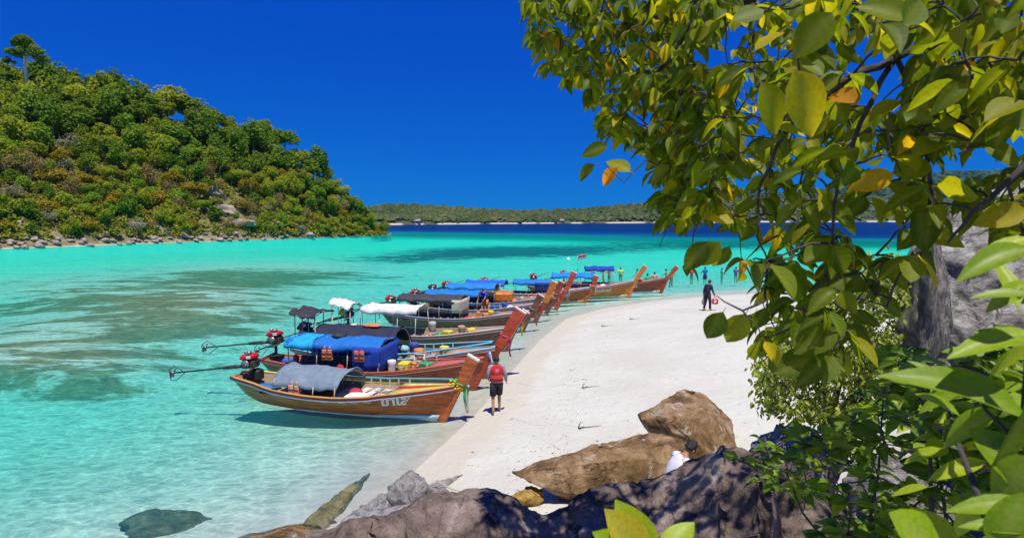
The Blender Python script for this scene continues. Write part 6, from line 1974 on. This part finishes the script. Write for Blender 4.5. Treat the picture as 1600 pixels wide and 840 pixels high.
# bathers standing in the shallows, people at the back of the beach
def bather(u, vh, Y, label, skin, rz, **kw):
    top = pt(u, vh, Y)
    z = top[2] - 1.72
    person(label, (top[0], top[1], z), rz, stand(elL=(-.30, .10, 1.20), wrL=(-.28, .30, 1.10), elR=(.30, .10, 1.20), wrR=(.28, .30, 1.10)), skin, None, sub=1, **kw)
T = lambda n, c: cloth(n, c)
bather(926, 415, 55, "dark haired bather just left of the honey coloured boat's prow, above the blue awnings", SKIN, 2.0, shirt=T("pale_shirt", (.6, .6, .58)))
bather(943, 416, 57, "bare shouldered bather above the middle of the honey coloured boat", SKIN_L, 1.0)
bather(952, 419, 57, "shorter bather right beside the bare shouldered one", SKIN, 2.4)
bather(970, 417, 55, "bather in a yellow top behind the honey coloured boat", SKIN, 3.0, shirt=T("yellow_top", (.72, .66, .12)))
bather(996, 420, 55, "bather whose head shows beside the brightest orange prow", SKIN_L, 1.5)
bather(1012, 427, 50, "bather in a green top behind the farthest boat", SKIN, .6, shirt=T("green_top", (.08, .45, .14)))
bather(1023, 425, 52, "bather in a coral top behind the farthest boat", SKIN_L, .2, shirt=T("coral_top", (.70, .28, .20)))
bather(1041, 420, 60, "distant bather deep in the water right of the coral top", SKIN, 1.2)
bather(1050, 420, 56, "bather beside the tip of the farthest prow", SKIN, 4.0)
bather(1081, 419, 60, "bather in a red top wading right of the farthest prow", SKIN, .4, shirt=T("red_top", (.6, .05, .06)))
bather(1102, 417, 56, "wading person in blue shirt and dark shorts behind the man with the red can", SKIN, .2, shirt=T("blue_top", (.02, .12, .45)), shorts=T("dark_shorts", (.02, .02, .04)))
bather(1128, 419, 62, "fair haired bather between the hanging leaves", SKIN_L, 5)
bather(1150, 417, 60, "bather in a purple top at the right of the swimmers", SKIN, 5.4, shirt=T("purple_top", (.25, .12, .3)))
for u, v, Y, lb, c in ((1316, 447, 29, "person in a pale top standing left of three on the sand behind the bush", (.6, .6, .6)), (1347, 448, 29, "person in a dark top standing in the middle of three behind the bush", (.06, .06, .1)), (1366, 449, 29.5, "person in a grey top standing right of three behind the bush", (.3, .3, .32))):
    q = pt(u, v, Y); zz = gh(q[0], q[1])
    person(lb, (q[0], q[1], zz), 1.2, stand(), SKIN, shirt=T("top", c), shorts=T("dark_shorts", (.03, .03, .05)), sub=1)

# ================================================================== far small things
q = gp(888, 407)
o = MB().ellipsoid((0, 0, .12), (.28, .28, .30), 12, 9).tube([(0, 0, .35), (0, 0, .6)], .04, 6).build("buoy", Pn(.8, .8, .8)); o.location = V(q); tag(o, "white mooring buoy floating beyond the boats", "buoy")
def launch(u, v, L, label):
    q = gp(u, v); e = empty("motor_boat", q, R(8)); tag(e, label, "boat")
    h = Hull(L, L * .3, .9 * L / 8, .75 * L / 8, 1.3 * L / 8, .9)
    Tt = np.linspace(0, 1, 12); mb = MB()
    for s in (-1, 1): mb.grid([[h.pt(t, k, s) for k in (0, .3, .6, 1)] for t in Tt])
    mb.grid([[h.pt(t, .85, -1), h.pt(t, .85, 1)] for t in Tt]); mb.build("hull", WHITE, e)
    MB().box((L * .42, 0, L * .2), (L * .34, L * .22, L * .14), None, 0, L * .03).build("cabin", WHITE, e); MB().box((L * .42, 0, L * .21), (L * .345, L * .225, L * .05)).build("window", paint((.03, .05, .08)), e)
launch(920, 348.9, 10, "tiny white motor boat off the far shore")
launch(1108, 349.2, 9, "tiny white motor boat near the far shore seen through the leaves")
for u, w_, lb in ((652, 7, "small pale hut on the far shore at left"), (878, 6, "small hut on the far shore near the motor boat")):
    Y = float(np.interp(u, [620, 700, 800, 900], [640, 700, 800, 880])) + 4
    q = pt(u, 351, Y); e = empty("hut", (q[0], q[1], 1.4)); tag(e, lb, "hut")
    MB().box((0, 0, 1.5), (w_, 5, 3)).build("wall", Pn(.6, .55, .5), e); MB().loft([[(-w_ * .6, -3.4, 3), (w_ * .6, -3.4, 3), (w_ * .6, 3.4, 3), (-w_ * .6, 3.4, 3)], [(-w_ * .45, -.1, 5), (w_ * .45, -.1, 5), (w_ * .45, .1, 5), (-w_ * .45, .1, 5)]], 0, True, False).build("roof", Pn(.35, .25, .2), e)
    MB().box((0, -2.53, 1.1), (1.0, .06, 2.0)).build("door", Pn(.1, .08, .07), e)

# ================================================================== thin sea haze
HAZE_D = 0.00003
m, t, p_, out = nt("sea_haze"); t.nodes.remove(p_)
pv = N(t, "ShaderNodeVolumePrincipled"); pv.inputs["Color"].default_value = (.04, .5, 1.0, 1); pv.inputs["Density"].default_value = HAZE_D
t.links.new(pv.outputs[0], out.inputs["Volume"])
hz = MB().box((0, 0, 159), (8800, 8800, 342)).build("haze", m); tag(hz, "thin sea haze over the bay", kind='stuff')
